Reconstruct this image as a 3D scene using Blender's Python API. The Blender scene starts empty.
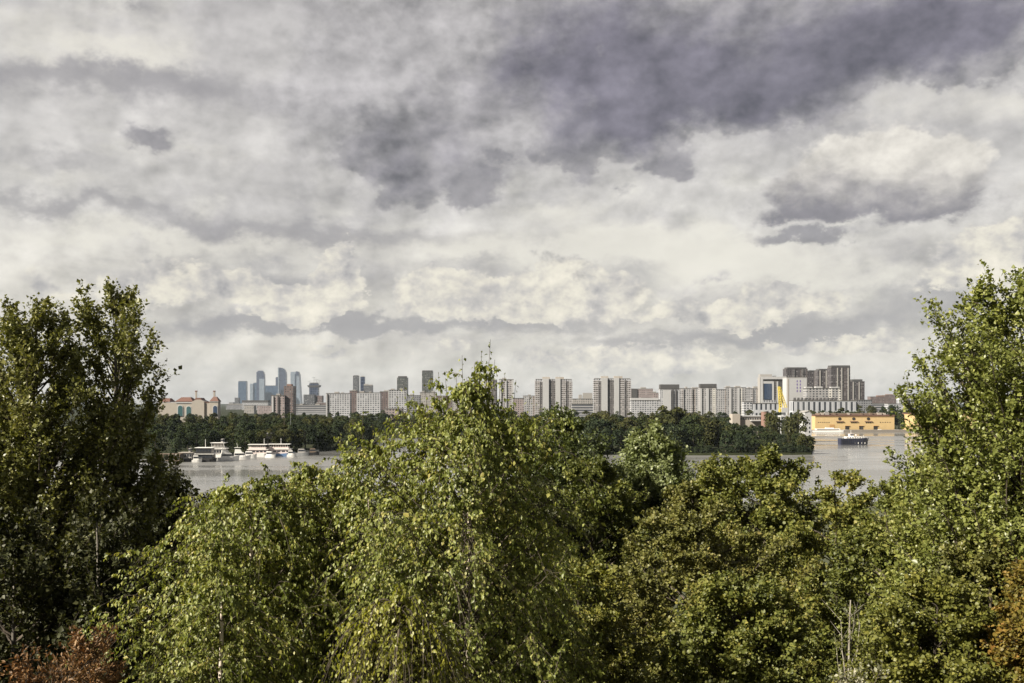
import bpy, math, random
import numpy as np

R = math.radians
scene = bpy.context.scene
COL = scene.collection
F = 1024.0            # focal length in pixels of a 1024 px wide frame
ZC = 25.0             # eye height above the water
HY = 402.0            # picture row of the horizon


def wx(px, d):
    return (px - 512.0) * d / F


def wz(py, d):
    return ZC + (HY - py) * d / F


def srgb(r, g, b):
    def f(c):
        c = c / 255.0
        return c / 12.92 if c <= 0.04045 else ((c + 0.055) / 1.055) ** 2.4
    return (f(r), f(g), f(b))


# ------------------------------------------------------------------ tags
def tag(o, label=None, cat=None, group=None, kind=None):
    if label:
        o['label'] = label
    if cat:
        o['category'] = cat
    if group:
        o['group'] = group
    if kind:
        o['kind'] = kind
    return o


def empty(name, loc, rz=0.0, label=None, cat=None, group=None):
    o = bpy.data.objects.new(name, None)
    o.empty_display_size = 0.5
    COL.objects.link(o)
    o.location = loc
    o.rotation_euler = (0, 0, rz)
    return tag(o, label, cat, group)


def link_mesh(name, me, parent=None):
    o = bpy.data.objects.new(name, me)
    COL.objects.link(o)
    if parent is not None:
        o.parent = parent
    return o


# ------------------------------------------------------------------ node expressions
class NT:
    """Small helper that writes shader maths as Python expressions."""

    def __init__(self, tree):
        self.t = tree
        self.i = 0

    def node(self, typ, **kw):
        n = self.t.nodes.new(typ)
        n.location = ((self.i % 40) * 180, -(self.i // 40) * 260)
        self.i += 1
        for k, v in kw.items():
            setattr(n, k, v)
        return n

    def put(self, sock, v):
        if isinstance(v, E):
            self.t.links.new(v.s, sock)
        elif isinstance(v, bpy.types.NodeSocket):
            self.t.links.new(v, sock)
        else:
            sock.default_value = v

    def m(self, op, *a, clamp=False):
        n = self.node('ShaderNodeMath', operation=op, use_clamp=clamp)
        for k, v in enumerate(a):
            self.put(n.inputs[k], v)
        return E(self, n.outputs[0])

    def vm(self, op, *a):
        n = self.node('ShaderNodeVectorMath', operation=op)
        for k, v in enumerate(a):
            self.put(n.inputs[k], v)
        return E(self, n.outputs[0])

    def scale(self, v, s):
        n = self.node('ShaderNodeVectorMath', operation='SCALE')
        self.put(n.inputs[0], v)
        self.put(n.inputs['Scale'], s)
        return E(self, n.outputs[0])

    def xyz(self, v):
        n = self.node('ShaderNodeSeparateXYZ')
        self.put(n.inputs[0], v)
        return [E(self, o) for o in n.outputs]

    def vec(self, x, y, z):
        n = self.node('ShaderNodeCombineXYZ')
        for k, v in enumerate((x, y, z)):
            self.put(n.inputs[k], v)
        return E(self, n.outputs[0])

    def smooth(self, a, b, v):
        n = self.node('ShaderNodeMapRange', interpolation_type='SMOOTHSTEP')
        self.put(n.inputs['Value'], v)
        n.inputs['From Min'].default_value = a
        n.inputs['From Max'].default_value = b
        return E(self, n.outputs[0])

    def noise(self, v, scale=1.0, detail=4.0, rough=0.5, lac=2.0, dist=0.0, color=False, typ='FBM'):
        n = self.node('ShaderNodeTexNoise', noise_dimensions='3D', noise_type=typ)
        if v is not None:
            self.put(n.inputs['Vector'], v)
        n.inputs['Scale'].default_value = scale
        n.inputs['Detail'].default_value = detail
        n.inputs['Roughness'].default_value = rough
        n.inputs['Lacunarity'].default_value = lac
        n.inputs['Distortion'].default_value = dist
        return E(self, n.outputs['Color' if color else 'Fac'])

    def mix(self, fac, a, b):
        n = self.node('ShaderNodeMix', data_type='RGBA', clamp_factor=True)
        self.put(n.inputs[0], fac)
        self.put(n.inputs[6], a if isinstance(a, E) else (*a, 1.0))
        self.put(n.inputs[7], b if isinstance(b, E) else (*b, 1.0))
        return E(self, n.outputs[2])

    def mulc(self, c, f):
        n = self.node('ShaderNodeMix', data_type='RGBA', blend_type='MULTIPLY', clamp_factor=False)
        n.inputs[0].default_value = 1.0
        self.put(n.inputs[6], c if isinstance(c, E) else (*c, 1.0))
        self.put(n.inputs[7], f)
        return E(self, n.outputs[2])

    def ramp(self, fac, stops, interp='LINEAR'):
        n = self.node('ShaderNodeValToRGB')
        cr = n.color_ramp
        cr.interpolation = interp
        while len(cr.elements) < len(stops):
            cr.elements.new(0.5)
        for e, (p, c) in zip(cr.elements, stops):
            e.position = p
            e.color = (*c, 1.0)
        self.put(n.inputs[0], fac)
        return E(self, n.outputs[0])


class E:
    def __init__(self, nt, s):
        self.nt, self.s = nt, s

    def __add__(self, o): return self.nt.m('ADD', self, o)
    __radd__ = __add__
    def __sub__(self, o): return self.nt.m('SUBTRACT', self, o)
    def __rsub__(self, o): return self.nt.m('SUBTRACT', o, self)
    def __mul__(self, o): return self.nt.m('MULTIPLY', self, o)
    __rmul__ = __mul__
    def __truediv__(self, o): return self.nt.m('DIVIDE', self, o)
    def __rtruediv__(self, o): return self.nt.m('DIVIDE', o, self)
    def max(self, o): return self.nt.m('MAXIMUM', self, o)
    def min(self, o): return self.nt.m('MINIMUM', self, o)
    def clamp(self): return self.nt.m('ADD', self, 0.0, clamp=True)
    def abs(self): return self.nt.m('ABSOLUTE', self)
    def exp(self): return self.nt.m('EXPONENT', self)
    def fract(self): return self.nt.m('FRACT', self)
    def floor(self): return self.nt.m('FLOOR', self)
    def gt(self, o): return self.nt.m('GREATER_THAN', self, o)
    def lt(self, o): return self.nt.m('LESS_THAN', self, o)
# ================================================================== camera
cam_data = bpy.data.cameras.new('camera')
cam = bpy.data.objects.new('camera', cam_data)
COL.objects.link(cam)
scene.camera = cam
cam.location = (0, 0, ZC)
cam.rotation_euler = (R(90), 0, 0)
cam_data.sensor_width = 36.0
cam_data.lens = 36.0
cam_data.shift_y = (HY - 341.5) / 1024.0
cam_data.clip_start = 0.1
cam_data.clip_end = 60000.0

scene.view_settings.view_transform = 'Standard'
scene.view_settings.look = 'None'
scene.view_settings.exposure = 1.15
scene.view_settings.gamma = 1.0
scene.view_settings.use_curve_mapping = False

# ================================================================== sun
SUN_EL = R(37)
SUN_AZ = R(-116)         # measured from +Y (the view direction) towards +X: to the left and a little behind the eye
to_sun = np.array((math.sin(SUN_AZ) * math.cos(SUN_EL), math.cos(SUN_AZ) * math.cos(SUN_EL), math.sin(SUN_EL)))
sd = bpy.data.lights.new('sun', 'SUN')
sd.energy = 5.0
sd.angle = R(0.55)
sd.color = (1.0, 0.91, 0.76)
sun = bpy.data.objects.new('sun', sd)
COL.objects.link(sun)
sun.location = (-60, -40, 90)
from mathutils import Vector
sun.rotation_euler = Vector(tuple(to_sun)).to_track_quat('Z', 'Y').to_euler()

# ================================================================== sky: Nishita air behind procedural cloud decks, all by direction
world = bpy.data.worlds.new('World')
scene.world = world
world.use_nodes = True
wt = world.node_tree
wt.nodes.clear()
n = NT(wt)
out = n.node('ShaderNodeOutputWorld')
tc = n.node('ShaderNodeTexCoord')
D = n.vm('NORMALIZE', tc.outputs['Generated'])
dx, dy, dz = n.xyz(D)
az = n.m('ARCTAN2', dx, dy)
el = n.m('ARCSINE', dz)


def dirof(px, py):
    X, Z = (px - 512) / F, (HY - py) / F
    return math.atan(X), math.atan(Z / math.hypot(1, X))


# domain warp, so that every outline is ragged
Dz = n.vec(dx, dy, dz * 1.5)


def two(c):
    sp = n.node('ShaderNodeSeparateColor')
    n.put(sp.inputs[0], c)
    return E(n, sp.outputs[0]) - 0.5, E(n, sp.outputs[1]) - 0.5


wax, way = two(n.noise(Dz, 6.0, 3.0, 0.55, color=True))
wbx, wby = two(n.noise(Dz, 24.0, 6.0, 0.62, color=True))
azf = az + wbx * 0.075
elf = el + wby * 0.055
azw = azf + wax * 0.16
elw = elf + way * 0.075
PF = (azf, elf)
PW = (azw, elw)

# billow noise at p and at p shifted towards the sun: the difference is the relief of the cloud's lit side
sunward = (-0.75, -0.35, 0.66)


def relief(scale, detail, rough, step, stretch, dist=0.0):
    p0 = n.vec(dx, dy, dz * stretch)
    a = n.noise(p0, scale, detail, rough, dist=dist)
    b = n.noise(n.vm('ADD', p0, tuple(c * step for c in sunward)), scale, detail, rough, dist=dist)
    return a - b


def billow(p, scale, detail, rough):
    """Cauliflower heads: rounded lumps with creases between them, 0..1."""
    v = n.node('ShaderNodeTexVoronoi', voronoi_dimensions='3D', feature='F1', normalize=True)
    n.put(v.inputs['Vector'], p)
    v.inputs['Scale'].default_value = scale
    v.inputs['Detail'].default_value = detail
    v.inputs['Roughness'].default_value = rough
    d = E(n, v.outputs['Distance'])
    return 1.0 - d * d * 1.6


def puffs(scale, detail, rough, step, stretch):
    q = n.vec(dx + wbx * 0.05, dy, (dz + wby * 0.04) * stretch)
    a = billow(q, scale, detail, rough)
    return a, a - billow(n.vm('ADD', q, tuple(c * step for c in sunward)), scale, detail, rough)


DA = n.vec(dx, dy, dz * 1.45)
fA = n.noise(DA, 5.0, 7.0, 0.58, dist=0.25)
fB = n.noise(DA, 16.0, 7.0, 0.62, dist=0.2)
rA = relief(8.0, 4.0, 0.58, 0.026, 1.4)
rB = relief(21.0, 4.5, 0.6, 0.011, 1.3)
vA, lA = puffs(10.0, 2.0, 0.55, 0.030, 1.5)
vB, lB = puffs(27.0, 2.0, 0.6, 0.012, 1.25)


def field(at, blobs):
    """Sum of soft ellipses (picture column, row, half-width, half-height, weight), each a direction in the sky."""
    acc = None
    for (px, py, rx, ry, amp) in blobs:
        a, e = dirof(px, py)
        kx, ky = F / rx, F / ry
        u = n.m('MULTIPLY_ADD', at[0], kx, -a * kx)
        v = n.m('MULTIPLY_ADD', at[1], ky, -e * ky)
        g = n.m('POWER', 0.3679, n.m('MULTIPLY_ADD', u, u, v * v))
        acc = n.m('MULTIPLY_ADD', g, amp, 0.0 if acc is None else acc)
    return acc


def lum(v):
    c = n.node('ShaderNodeCombineColor')
    for k in range(3):
        n.put(c.inputs[k], v)
    return E(n, c.outputs[0])


# --- base: the pale veil, brightest a little above the horizon
elpos = n.m('DIVIDE', el, 0.42, clamp=True)
base = n.ramp(elpos, [
    (0.00, srgb(198, 195, 191)), (0.06, srgb(211, 207, 199)), (0.17, srgb(212, 208, 200)), (0.28, srgb(217, 213, 205)),
    (0.42, srgb(207, 204, 200)), (0.65, srgb(197, 194, 192)), (1.00, srgb(190, 187, 187))])

# --- stratus on a plane high above: rows of grey and cream that close up towards the horizon
den = dz.max(0.0) + 0.17
pl = n.vec(dx / den, dy / den * 0.62, dz.min(0.0) * 3.0)
sA = n.noise(pl, 1.5, 6.0, 0.56, dist=0.5)
sB = n.noise(n.vm('ADD', pl, (7.3, 2.1, 4.0)), 3.0, 6.0, 0.6, dist=0.4)
grey = n.smooth(0.42, 0.70, sA + (fA - 0.5) * 0.6)
nearh = n.smooth(0.015, 0.11, el)
col = n.mix(grey * 0.72 * nearh, base, srgb(158, 155, 158))
lite = n.smooth(0.50, 0.74, sB + (fA - 0.5) * 0.5)
col = n.mix(lite * 0.62 * nearh, col, srgb(230, 227, 217))
col = n.mulc(col, lum(rA * 1.3 + rB * 0.8 + 1.0))

# --- dark rolls and bright breaks in the deck
rolls = field(PW, [(60, 75, 150, 16, .6), (210, 100, 170, 20, .55), (60, 205, 150, 11, .9), (30, 160, 110, 12, .6), (300, 228, 120, 13, .6), (250, 250, 160, 13, .4),
                   (430, 240, 120, 12, .6), (330, 70, 70, 50, .3), (270, 170, 90, 24, .3), (330, 285, 200, 22, .35), (720, 245, 60, 10, .4), (900, 255, 80, 16, .5), (960, 300, 70, 22, .5)])
col = n.mix(n.smooth(0.12, 1.0, rolls + (fB - 0.5) * 0.9 + (fA - 0.5) * 0.6) * 0.68, col, srgb(140, 137, 141))
brt = field(PW, [(110, 58, 90, 14, .9), (50, 180, 90, 12, .6), (150, 240, 230, 16, .85), (190, 150, 120, 12, .5), (60, 20, 200, 18, .5), (560, 250, 180, 26, .8),
                 (700, 262, 140, 34, .9), (960, 105, 90, 30, .7), (600, 125, 70, 16, .8), (530, 210, 90, 14, .6), (820, 280, 120, 20, .5)])
col = n.mix(n.smooth(0.22, 1.05, brt + (fB - 0.5) * 1.1 + (fA - 0.5) * 0.5) * 0.78, col, srgb(233, 229, 218))

# --- grey feet, then the cumulus towers standing on them near the horizon
feet = field(PF, [(260, 327, 140, 9, 1.0), (130, 338, 90, 6, .5), (370, 326, 60, 9, .7), (520, 322, 150, 10, .8), (830, 326, 150, 12, .9), (920, 300, 80, 18, .8), (300, 280, 150, 26, .6), (480, 268, 60, 14, .5), (630, 268, 60, 16, .6), (760, 345, 120, 8, .5), (560, 345, 160, 8, .4),
                  (640, 290, 60, 16, .5), (700, 338, 140, 6, .45), (250, 290, 60, 26, .5), (200, 375, 220, 10, .4)])
col = n.mix(n.smooth(0.25, 1.05, feet + (fB - 0.5) * 1.1) * 0.78, col, srgb(150, 148, 152))
cu = field(PF, [(313, 312, 34, 17, 1.15), (340, 282, 22, 24, 1.0), (346, 252, 9, 11, .8), (265, 300, 60, 22, .5), (435, 290, 38, 22, 1.1), (500, 302, 50, 20, .85),
                (565, 285, 44, 24, 1.05), (610, 300, 60, 24, .6), (730, 314, 48, 13, 1.15), (800, 297, 60, 18, .7), (660, 320, 22, 6, .9), (980, 266, 48, 26, 1.05), (1040, 250, 50, 34, 1.0),
                (200, 275, 70, 24, .5), (90, 290, 80, 26, .45), (640, 362, 46, 16, .85), (560, 364, 40, 16, .6), (700, 362, 50, 12, .55), (830, 346, 70, 10, .7), (470, 348, 50, 12, .5), (330, 350, 60, 8, .4)])
cden = cu + (fB - 0.5) * 1.1 + (vB - 0.6) * 0.55
ca = n.smooth(0.46, 0.60, cden)
ccol = n.ramp(lB * 0.85 + rB * 2.0 + 0.57 + (cden - 0.8) * 0.16,
              [(0.12, srgb(160, 158, 161)), (0.42, srgb(198, 194, 190)), (0.72, srgb(232, 226, 211)), (1.0, srgb(250, 243, 226))])
col = n.mix(ca * 0.84, col, ccol)

# --- the great dark cloud: a wide grey shelf, darker heaps hanging in it
halo = field(PW, [(440, 80, 150, 90, 1.0), (310, 120, 90, 60, .45), (420, 215, 90, 30, .4), (620, 90, 180, 80, .9), (900, 40, 180, 70, .8), (690, -40, 420, 70, .8)])
hden = halo + (fA - 0.5) * 1.0 + (fB - 0.5) * 0.9 + (vA - 0.6) * 0.35
ha = n.smooth(0.46, 0.92, hden)
hcol = n.mulc(srgb(176, 173, 174), lum(rB * 1.6 + rA * 1.8 + lA * 0.22 + lB * 0.10 + 1.0))
col = n.mix(ha * 0.80, col, hcol)
big = field(PW, [(610, 40, 110, 60, 1.05), (700, 96, 110, 36, 1.0), (660, 70, 60, 40, .4), (930, 22, 150, 40, 1.25), (850, 70, 80, 30, .6), (430, 120, 60, 46, .42),
                 (400, 155, 56, 28, .42), (395, 190, 24, 22, .5), (520, 70, 50, 50, .45), (590, 160, 36, 26, .65), (650, 128, 40, 20, .5), (780, 118, 50, 14, .5)])
bden = big + (fA - 0.5) * 1.1 + (fB - 0.5) * 1.3 + (vA - 0.6) * 0.75 + (vB - 0.6) * 0.35
ba = n.smooth(0.46, 0.70, bden)
bcol = n.mix(n.smooth(0.40, 1.55, bden), srgb(166, 163, 164), srgb(108, 104, 116))
bcol = n.mulc(bcol, lum(rB * 1.4 + rA * 2.4 + lA * 0.50 + lB * 0.16 + 1.0))
col = n.mix(ba * 0.92, col, bcol)

# --- the loose dark scraps, flat-footed, with pale tops
scr = field(PF, [(872, 192, 88, 28, 1.15), (932, 165, 44, 30, 1.1), (856, 160, 34, 22, .75), (890, 160, 30, 24, .5), (845, 210, 60, 9, .6)])
_, e0 = dirof(880, 192)
sa = n.smooth(0.32, 0.66, scr + (fB - 0.5) * 0.9 + (vB - 0.6) * 0.6) * n.smooth(-31 / F, -19 / F, elf - e0 - (fB - 0.5) * 0.02)
topness = n.smooth(-20 / F, 34 / F, elf - e0 + lB * 0.016 + (az - 0.34) * 0.12 + (fB - 0.5) * 0.04)
scol = n.mulc(n.mix(topness, srgb(132, 128, 134), srgb(226, 221, 212)), lum(lB * 0.30 + rB * 1.0 + 1.0))
col = n.mix(sa * 0.93, col, scol)
sm = field(PF, [(468, 188, 32, 18, 1.3), (666, 168, 22, 11, 1.25), (146, 140, 26, 11, .8), (812, 236, 60, 9, 1.0), (497, 156, 26, 9, .8), (590, 180, 30, 15, .8), (560, 150, 34, 12, .6)])
ma = n.smooth(0.32, 0.95, sm + (fB - 0.5) * 1.3 + (vB - 0.6) * 0.5)
col = n.mix(ma * 0.88, col, n.mulc(srgb(144, 141, 145), lum(lB * 0.25 + rB * 1.2 + 1.0)))
# overhead and behind, out of view, the deck is darkened to cut fill light
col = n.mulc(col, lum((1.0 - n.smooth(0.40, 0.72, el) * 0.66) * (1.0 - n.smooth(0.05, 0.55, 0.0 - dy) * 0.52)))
# a last crisp grain of relief over everything
col = n.mulc(col, lum(lB * 0.09 + lA * 0.08 + (fB - 0.5) * 0.12 + 1.05))

sky = n.node('ShaderNodeTexSky', sky_type='NISHITA')
sky.sun_disc = False
sky.sun_elevation = SUN_EL
sky.sun_rotation = SUN_AZ
sky.air_density = 1.0
sky.dust_density = 2.0
bg_air = n.node('ShaderNodeBackground')
wt.links.new(sky.outputs[0], bg_air.inputs['Color'])
bg_air.inputs['Strength'].default_value = 0.05
bg_cloud = n.node('ShaderNodeBackground')
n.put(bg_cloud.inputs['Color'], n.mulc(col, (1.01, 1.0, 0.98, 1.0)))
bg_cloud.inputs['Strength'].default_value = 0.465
mixs = n.node('ShaderNodeMixShader')
mixs.inputs[0].default_value = 0.93
wt.links.new(bg_air.outputs[0], mixs.inputs[1])
wt.links.new(bg_cloud.outputs[0], mixs.inputs[2])
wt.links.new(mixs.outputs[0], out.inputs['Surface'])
world.cycles.sampling_method = 'MANUAL'
world.cycles.sample_map_resolution = 512
# ================================================================== mesh builder
class MB:
    def __init__(self):
        self.v, self.f = [], []

    def poly(self, pts, faces):
        o = len(self.v)
        self.v += [tuple(p) for p in pts]
        self.f += [tuple(i + o for i in f) for f in faces]
        return self

    def box(self, x0, x1, y0, y1, z0, z1, bottom=True):
        fs = [(4, 5, 6, 7), (0, 1, 5, 4), (1, 2, 6, 5), (2, 3, 7, 6), (3, 0, 4, 7)]
        if bottom:
            fs.append((3, 2, 1, 0))
        return self.poly([(x0, y0, z0), (x1, y0, z0), (x1, y1, z0), (x0, y1, z0), (x0, y0, z1), (x1, y0, z1), (x1, y1, z1), (x0, y1, z1)], fs)

    def prism(self, outline, z0, z1):
        """Upright prism over an anticlockwise (x, y) outline."""
        k = len(outline)
        pts = [(x, y, z0) for x, y in outline] + [(x, y, z1) for x, y in outline]
        return self.poly(pts, [tuple(range(k - 1, -1, -1)), tuple(range(k, 2 * k))] + [(i, (i + 1) % k, (i + 1) % k + k, i + k) for i in range(k)])

    def extrude_y(self, outline, y0, y1):
        """Prism of an (x, z) outline run from y0 to y1."""
        k = len(outline)
        pts = [(x, y0, z) for x, z in outline] + [(x, y1, z) for x, z in outline]
        return self.poly(pts, [tuple(range(k)), tuple(range(2 * k - 1, k - 1, -1))] + [(i, i + k, (i + 1) % k + k, (i + 1) % k) for i in range(k)])

    def frustum(self, a, b, z0, z1):
        """a, b = (x0, x1, y0, y1) at the bottom and the top."""
        p = [(a[0], a[2], z0), (a[1], a[2], z0), (a[1], a[3], z0), (a[0], a[3], z0), (b[0], b[2], z1), (b[1], b[2], z1), (b[1], b[3], z1), (b[0], b[3], z1)]
        return self.poly(p, [(4, 5, 6, 7), (0, 1, 5, 4), (1, 2, 6, 5), (2, 3, 7, 6), (3, 0, 4, 7), (3, 2, 1, 0)])

    def bar(self, p, q, r, k=6, r2=None):
        p, q = np.array(p, float), np.array(q, float)
        r2 = r if r2 is None else r2
        t = (q - p) / np.linalg.norm(q - p)
        a = np.array((0, 0, 1.0)) if abs(t[2]) < 0.9 else np.array((1.0, 0, 0))
        u = np.cross(t, a); u /= np.linalg.norm(u)
        w = np.cross(t, u)
        pts = []
        for c, rr in ((p, r), (q, r2)):
            pts += [c + rr * (math.cos(2 * math.pi * i / k) * u + math.sin(2 * math.pi * i / k) * w) for i in range(k)]
        return self.poly(pts, [(i, (i + 1) % k, (i + 1) % k + k, i + k) for i in range(k)] + [tuple(range(k - 1, -1, -1)), tuple(range(k, 2 * k))])

    def build(self, name, mat, parent=None, smooth=False):
        me = bpy.data.meshes.new(name)
        me.from_pydata([tuple(map(float, p)) for p in self.v], [], self.f)
        me.update()
        if smooth:
            me.shade_smooth()
        me.materials.append(mat)
        return link_mesh(name, me, parent)


# ================================================================== materials
def new_mat(name):
    m = bpy.data.materials.new(name)
    m.use_nodes = True
    t = m.node_tree
    t.nodes.clear()
    nt = NT(t)
    o = nt.node('ShaderNodeOutputMaterial')
    b = nt.node('ShaderNodeBsdfPrincipled')
    t.links.new(b.outputs[0], o.inputs['Surface'])
    return m, nt, b


def plain(name, c, rough=0.7, metal=0.0, vary=0.12, scale=0.4, spec=0.5):
    """Paint or stone with patchy wear in it."""
    m, nt, b = new_mat(name)
    tcn = nt.node('ShaderNodeTexCoord')
    v = nt.noise(tcn.outputs['Object'], scale, 4.0, 0.6)
    k = v * (2 * vary) + (1.0 - vary)
    cc = nt.node('ShaderNodeCombineColor')
    for q in range(3):
        nt.put(cc.inputs[q], k * c[q])
    nt.put(b.inputs['Base Color'], cc.outputs[0])
    b.inputs['Roughness'].default_value = rough
    b.inputs['Metallic'].default_value = metal
    b.inputs['Specular IOR Level'].default_value = spec
    return m


def facade(name, wall, glass=(0.035, 0.04, 0.05), bay=3.2, floor=3.0, w=0.5, h=0.5, band=0.0, joint=0.09, stripe=0.0, accent=None, rough=0.8):
    """Storeys of windows over a panel wall. band > 0: a darker parapet course below each row; accent: colour of every few bays."""
    m, nt, b = new_mat(name)
    tcn = nt.node('ShaderNodeTexCoord')
    x, y, z = nt.xyz(tcn.outputs['Object'])
    u = (x + y) * (1.0 / bay) + 100.5
    q = z * (1.0 / floor) + 0.15
    fu, fq = u.fract(), q.fract()
    inx = (fu - 0.5).abs().lt(w / 2)
    inz = (fq - 0.5).abs().lt(h / 2)
    wn = nt.node('ShaderNodeTexWhiteNoise', noise_dimensions='2D')
    nt.put(wn.inputs['Vector'], nt.vec(u.floor(), q.floor(), 0.0))
    rnd = E(nt, wn.outputs['Value'])
    wn2 = nt.node('ShaderNodeTexWhiteNoise', noise_dimensions='1D')
    nt.put(wn2.inputs['W'], u.floor())
    rcol = E(nt, wn2.outputs['Value'])
    win = inx * inz
    soil = nt.noise(nt.vm('MULTIPLY', tcn.outputs['Object'], (1.0, 1.0, 0.35)), 0.16, 5.0, 0.65)
    wall = (wall[0] * 0.95, wall[1], wall[2] * 1.12)
    wcol = nt.mulc(wall, nt.vec(*[soil * 0.7 + 0.66] * 3))
    if accent:
        wcol = nt.mix(rcol.gt(0.62) * 0.85, wcol, accent)
    if band:
        wcol = nt.mix(fq.lt(0.28) * band, wcol, tuple(c * 0.5 for c in wall))
    wcol = nt.mix(fu.lt(joint) * 0.45, wcol, tuple(c * 0.45 for c in wall))
    gcol = nt.mix(rnd * rnd * rnd * (1.0 if floor < 10 else 0.25), glass, tuple(min(1, g * 2.5 + 0.18) for g in glass))
    nt.put(b.inputs['Base Color'], nt.mix(win, wcol, gcol))
    nt.put(b.inputs['Roughness'], rough - win * (rough - 0.2))
    return m


M = {}
M['white'] = plain('white_render', (0.41, 0.415, 0.43))
M['cream'] = plain('cream_render', (0.35, 0.32, 0.285))
M['grey'] = plain('grey_concrete', (0.30, 0.29, 0.28))
M['dark'] = plain('dark_cladding', (0.07, 0.068, 0.07))
M['roof'] = plain('bitumen_roof', (0.12, 0.115, 0.11))
M['red_roof'] = plain('red_tile_roof', (0.13, 0.065, 0.05))
M['brick'] = plain('red_brick', (0.20, 0.12, 0.095))
M['yellow'] = plain('yellow_stucco', (0.52, 0.385, 0.195), vary=0.16, scale=0.3)
M['ochre_trim'] = plain('ochre_trim', (0.40, 0.24, 0.10))
M['black'] = plain('dark_opening', (0.025, 0.022, 0.02))
M['teal_glass'] = plain('teal_glass', (0.05, 0.11, 0.12), rough=0.25)
M['blue_glass'] = plain('blue_glass', (0.035, 0.055, 0.10), rough=0.12)
M['crane_yellow'] = plain('crane_yellow', (0.50, 0.40, 0.06), rough=0.5)
M['steel'] = plain('grey_steel', (0.28, 0.29, 0.30), rough=0.45, metal=0.3)
M['stone'] = plain('quay_stone', (0.20, 0.18, 0.16))
M['boat_white'] = plain('boat_white_paint', (0.80, 0.79, 0.77), rough=0.35, vary=0.06)
M['boat_navy'] = plain('boat_navy_paint', (0.030, 0.034, 0.062), rough=0.4)
M['boat_blue'] = plain('boat_blue_paint', (0.12, 0.20, 0.36), rough=0.4)
M['boat_pink'] = plain('boat_pink_paint', (0.66, 0.57, 0.55), rough=0.45)
M['boat_black'] = plain('boat_black_paint', (0.03, 0.03, 0.032), rough=0.4)
M['window_dark'] = plain('cabin_window', (0.03, 0.035, 0.045), rough=0.12)
M['timber'] = plain('weathered_timber', (0.16, 0.12, 0.09))
M['violet_glass'] = plain('violet_glass', (0.16, 0.12, 0.30), rough=0.2)

FC = {
    'panel_white': facade('white_panel_flats', (0.436, 0.422, 0.403), bay=3.6, w=0.6, h=0.56),
    'panel_cream': facade('cream_panel_flats', (0.363, 0.330, 0.284), bay=3.2, w=0.5, h=0.5),
    'panel_pink': facade('pinkish_panel_flats', (0.304, 0.244, 0.218), bay=3.4, w=0.45, h=0.5),
    'panel_brown': facade('brown_brick_flats', (0.158, 0.115, 0.099), bay=3.0, w=0.45, h=0.5),
    'panel_grey': facade('grey_panel_flats', (0.224, 0.218, 0.211), bay=3.2, w=0.5, h=0.5),
    'mixed': facade('mixed_bay_flats', (0.396, 0.376, 0.350), bay=3.6, w=0.55, h=0.5, accent=(0.30, 0.25, 0.22)),
    'mixed2': facade('dappled_bay_flats', (0.330, 0.310, 0.284), bay=4.2, w=0.5, h=0.55, accent=(0.70, 0.68, 0.64)),
    'balcony': facade('balcony_stacks', (0.409, 0.383, 0.356), glass=(0.05, 0.04, 0.035), bay=3.3, w=0.78, h=0.56),
    'recess': facade('shaded_loggia', (0.132, 0.119, 0.112), glass=(0.04, 0.035, 0.03), bay=2.6, w=0.6, h=0.5),
    'dark_brown': facade('dark_brown_highrise', (0.070, 0.057, 0.054), glass=(0.022, 0.022, 0.026), bay=4.0, w=0.5, h=0.62, accent=(0.12, 0.10, 0.094)),
    'dark_grey': facade('dark_grey_highrise', (0.12, 0.118, 0.12), glass=(0.035, 0.04, 0.045), bay=3.6, w=0.6, h=0.6),
    'olive': facade('olive_glass_highrise', (0.085, 0.085, 0.075), glass=(0.03, 0.036, 0.034), bay=4.2, w=0.6, h=0.6),
    'columned': facade('white_columned_flats', (0.449, 0.442, 0.429), bay=6.0, floor=14.0, w=0.42, h=0.72),
    'blue_tower': facade('blue_curtain_wall', (0.040, 0.075, 0.125), glass=(0.025, 0.05, 0.09), bay=12.0, floor=12.0, w=0.8, h=0.7, rough=0.4),
    'pale_tower': facade('pale_curtain_wall', (0.22, 0.25, 0.28), glass=(0.13, 0.16, 0.19), bay=10.0, floor=12.0, w=0.5, h=0.7, rough=0.45),
    'slate_tower': facade('slate_curtain_wall', (0.045, 0.058, 0.095), glass=(0.025, 0.034, 0.062), bay=11.0, floor=12.0, w=0.75, h=0.7, rough=0.4),
    'rows': facade('long_window_rows', (0.290, 0.277, 0.264), bay=60.0, floor=3.6, w=0.98, h=0.45),
}


# ================================================================== generic houses
def site(name, px0, px1, d, zg=1.2, yaw=0.0, label=None, cat='building', group=None):
    """An Empty at the foot of the front wall; returns it with the front's width in metres and a row-to-height function."""
    o = empty(name, (wx((px0 + px1) / 2, d), d, zg), yaw, label, cat, group)
    return o, (px1 - px0) * d / F, (lambda py: wz(py, d) - zg)


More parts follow.
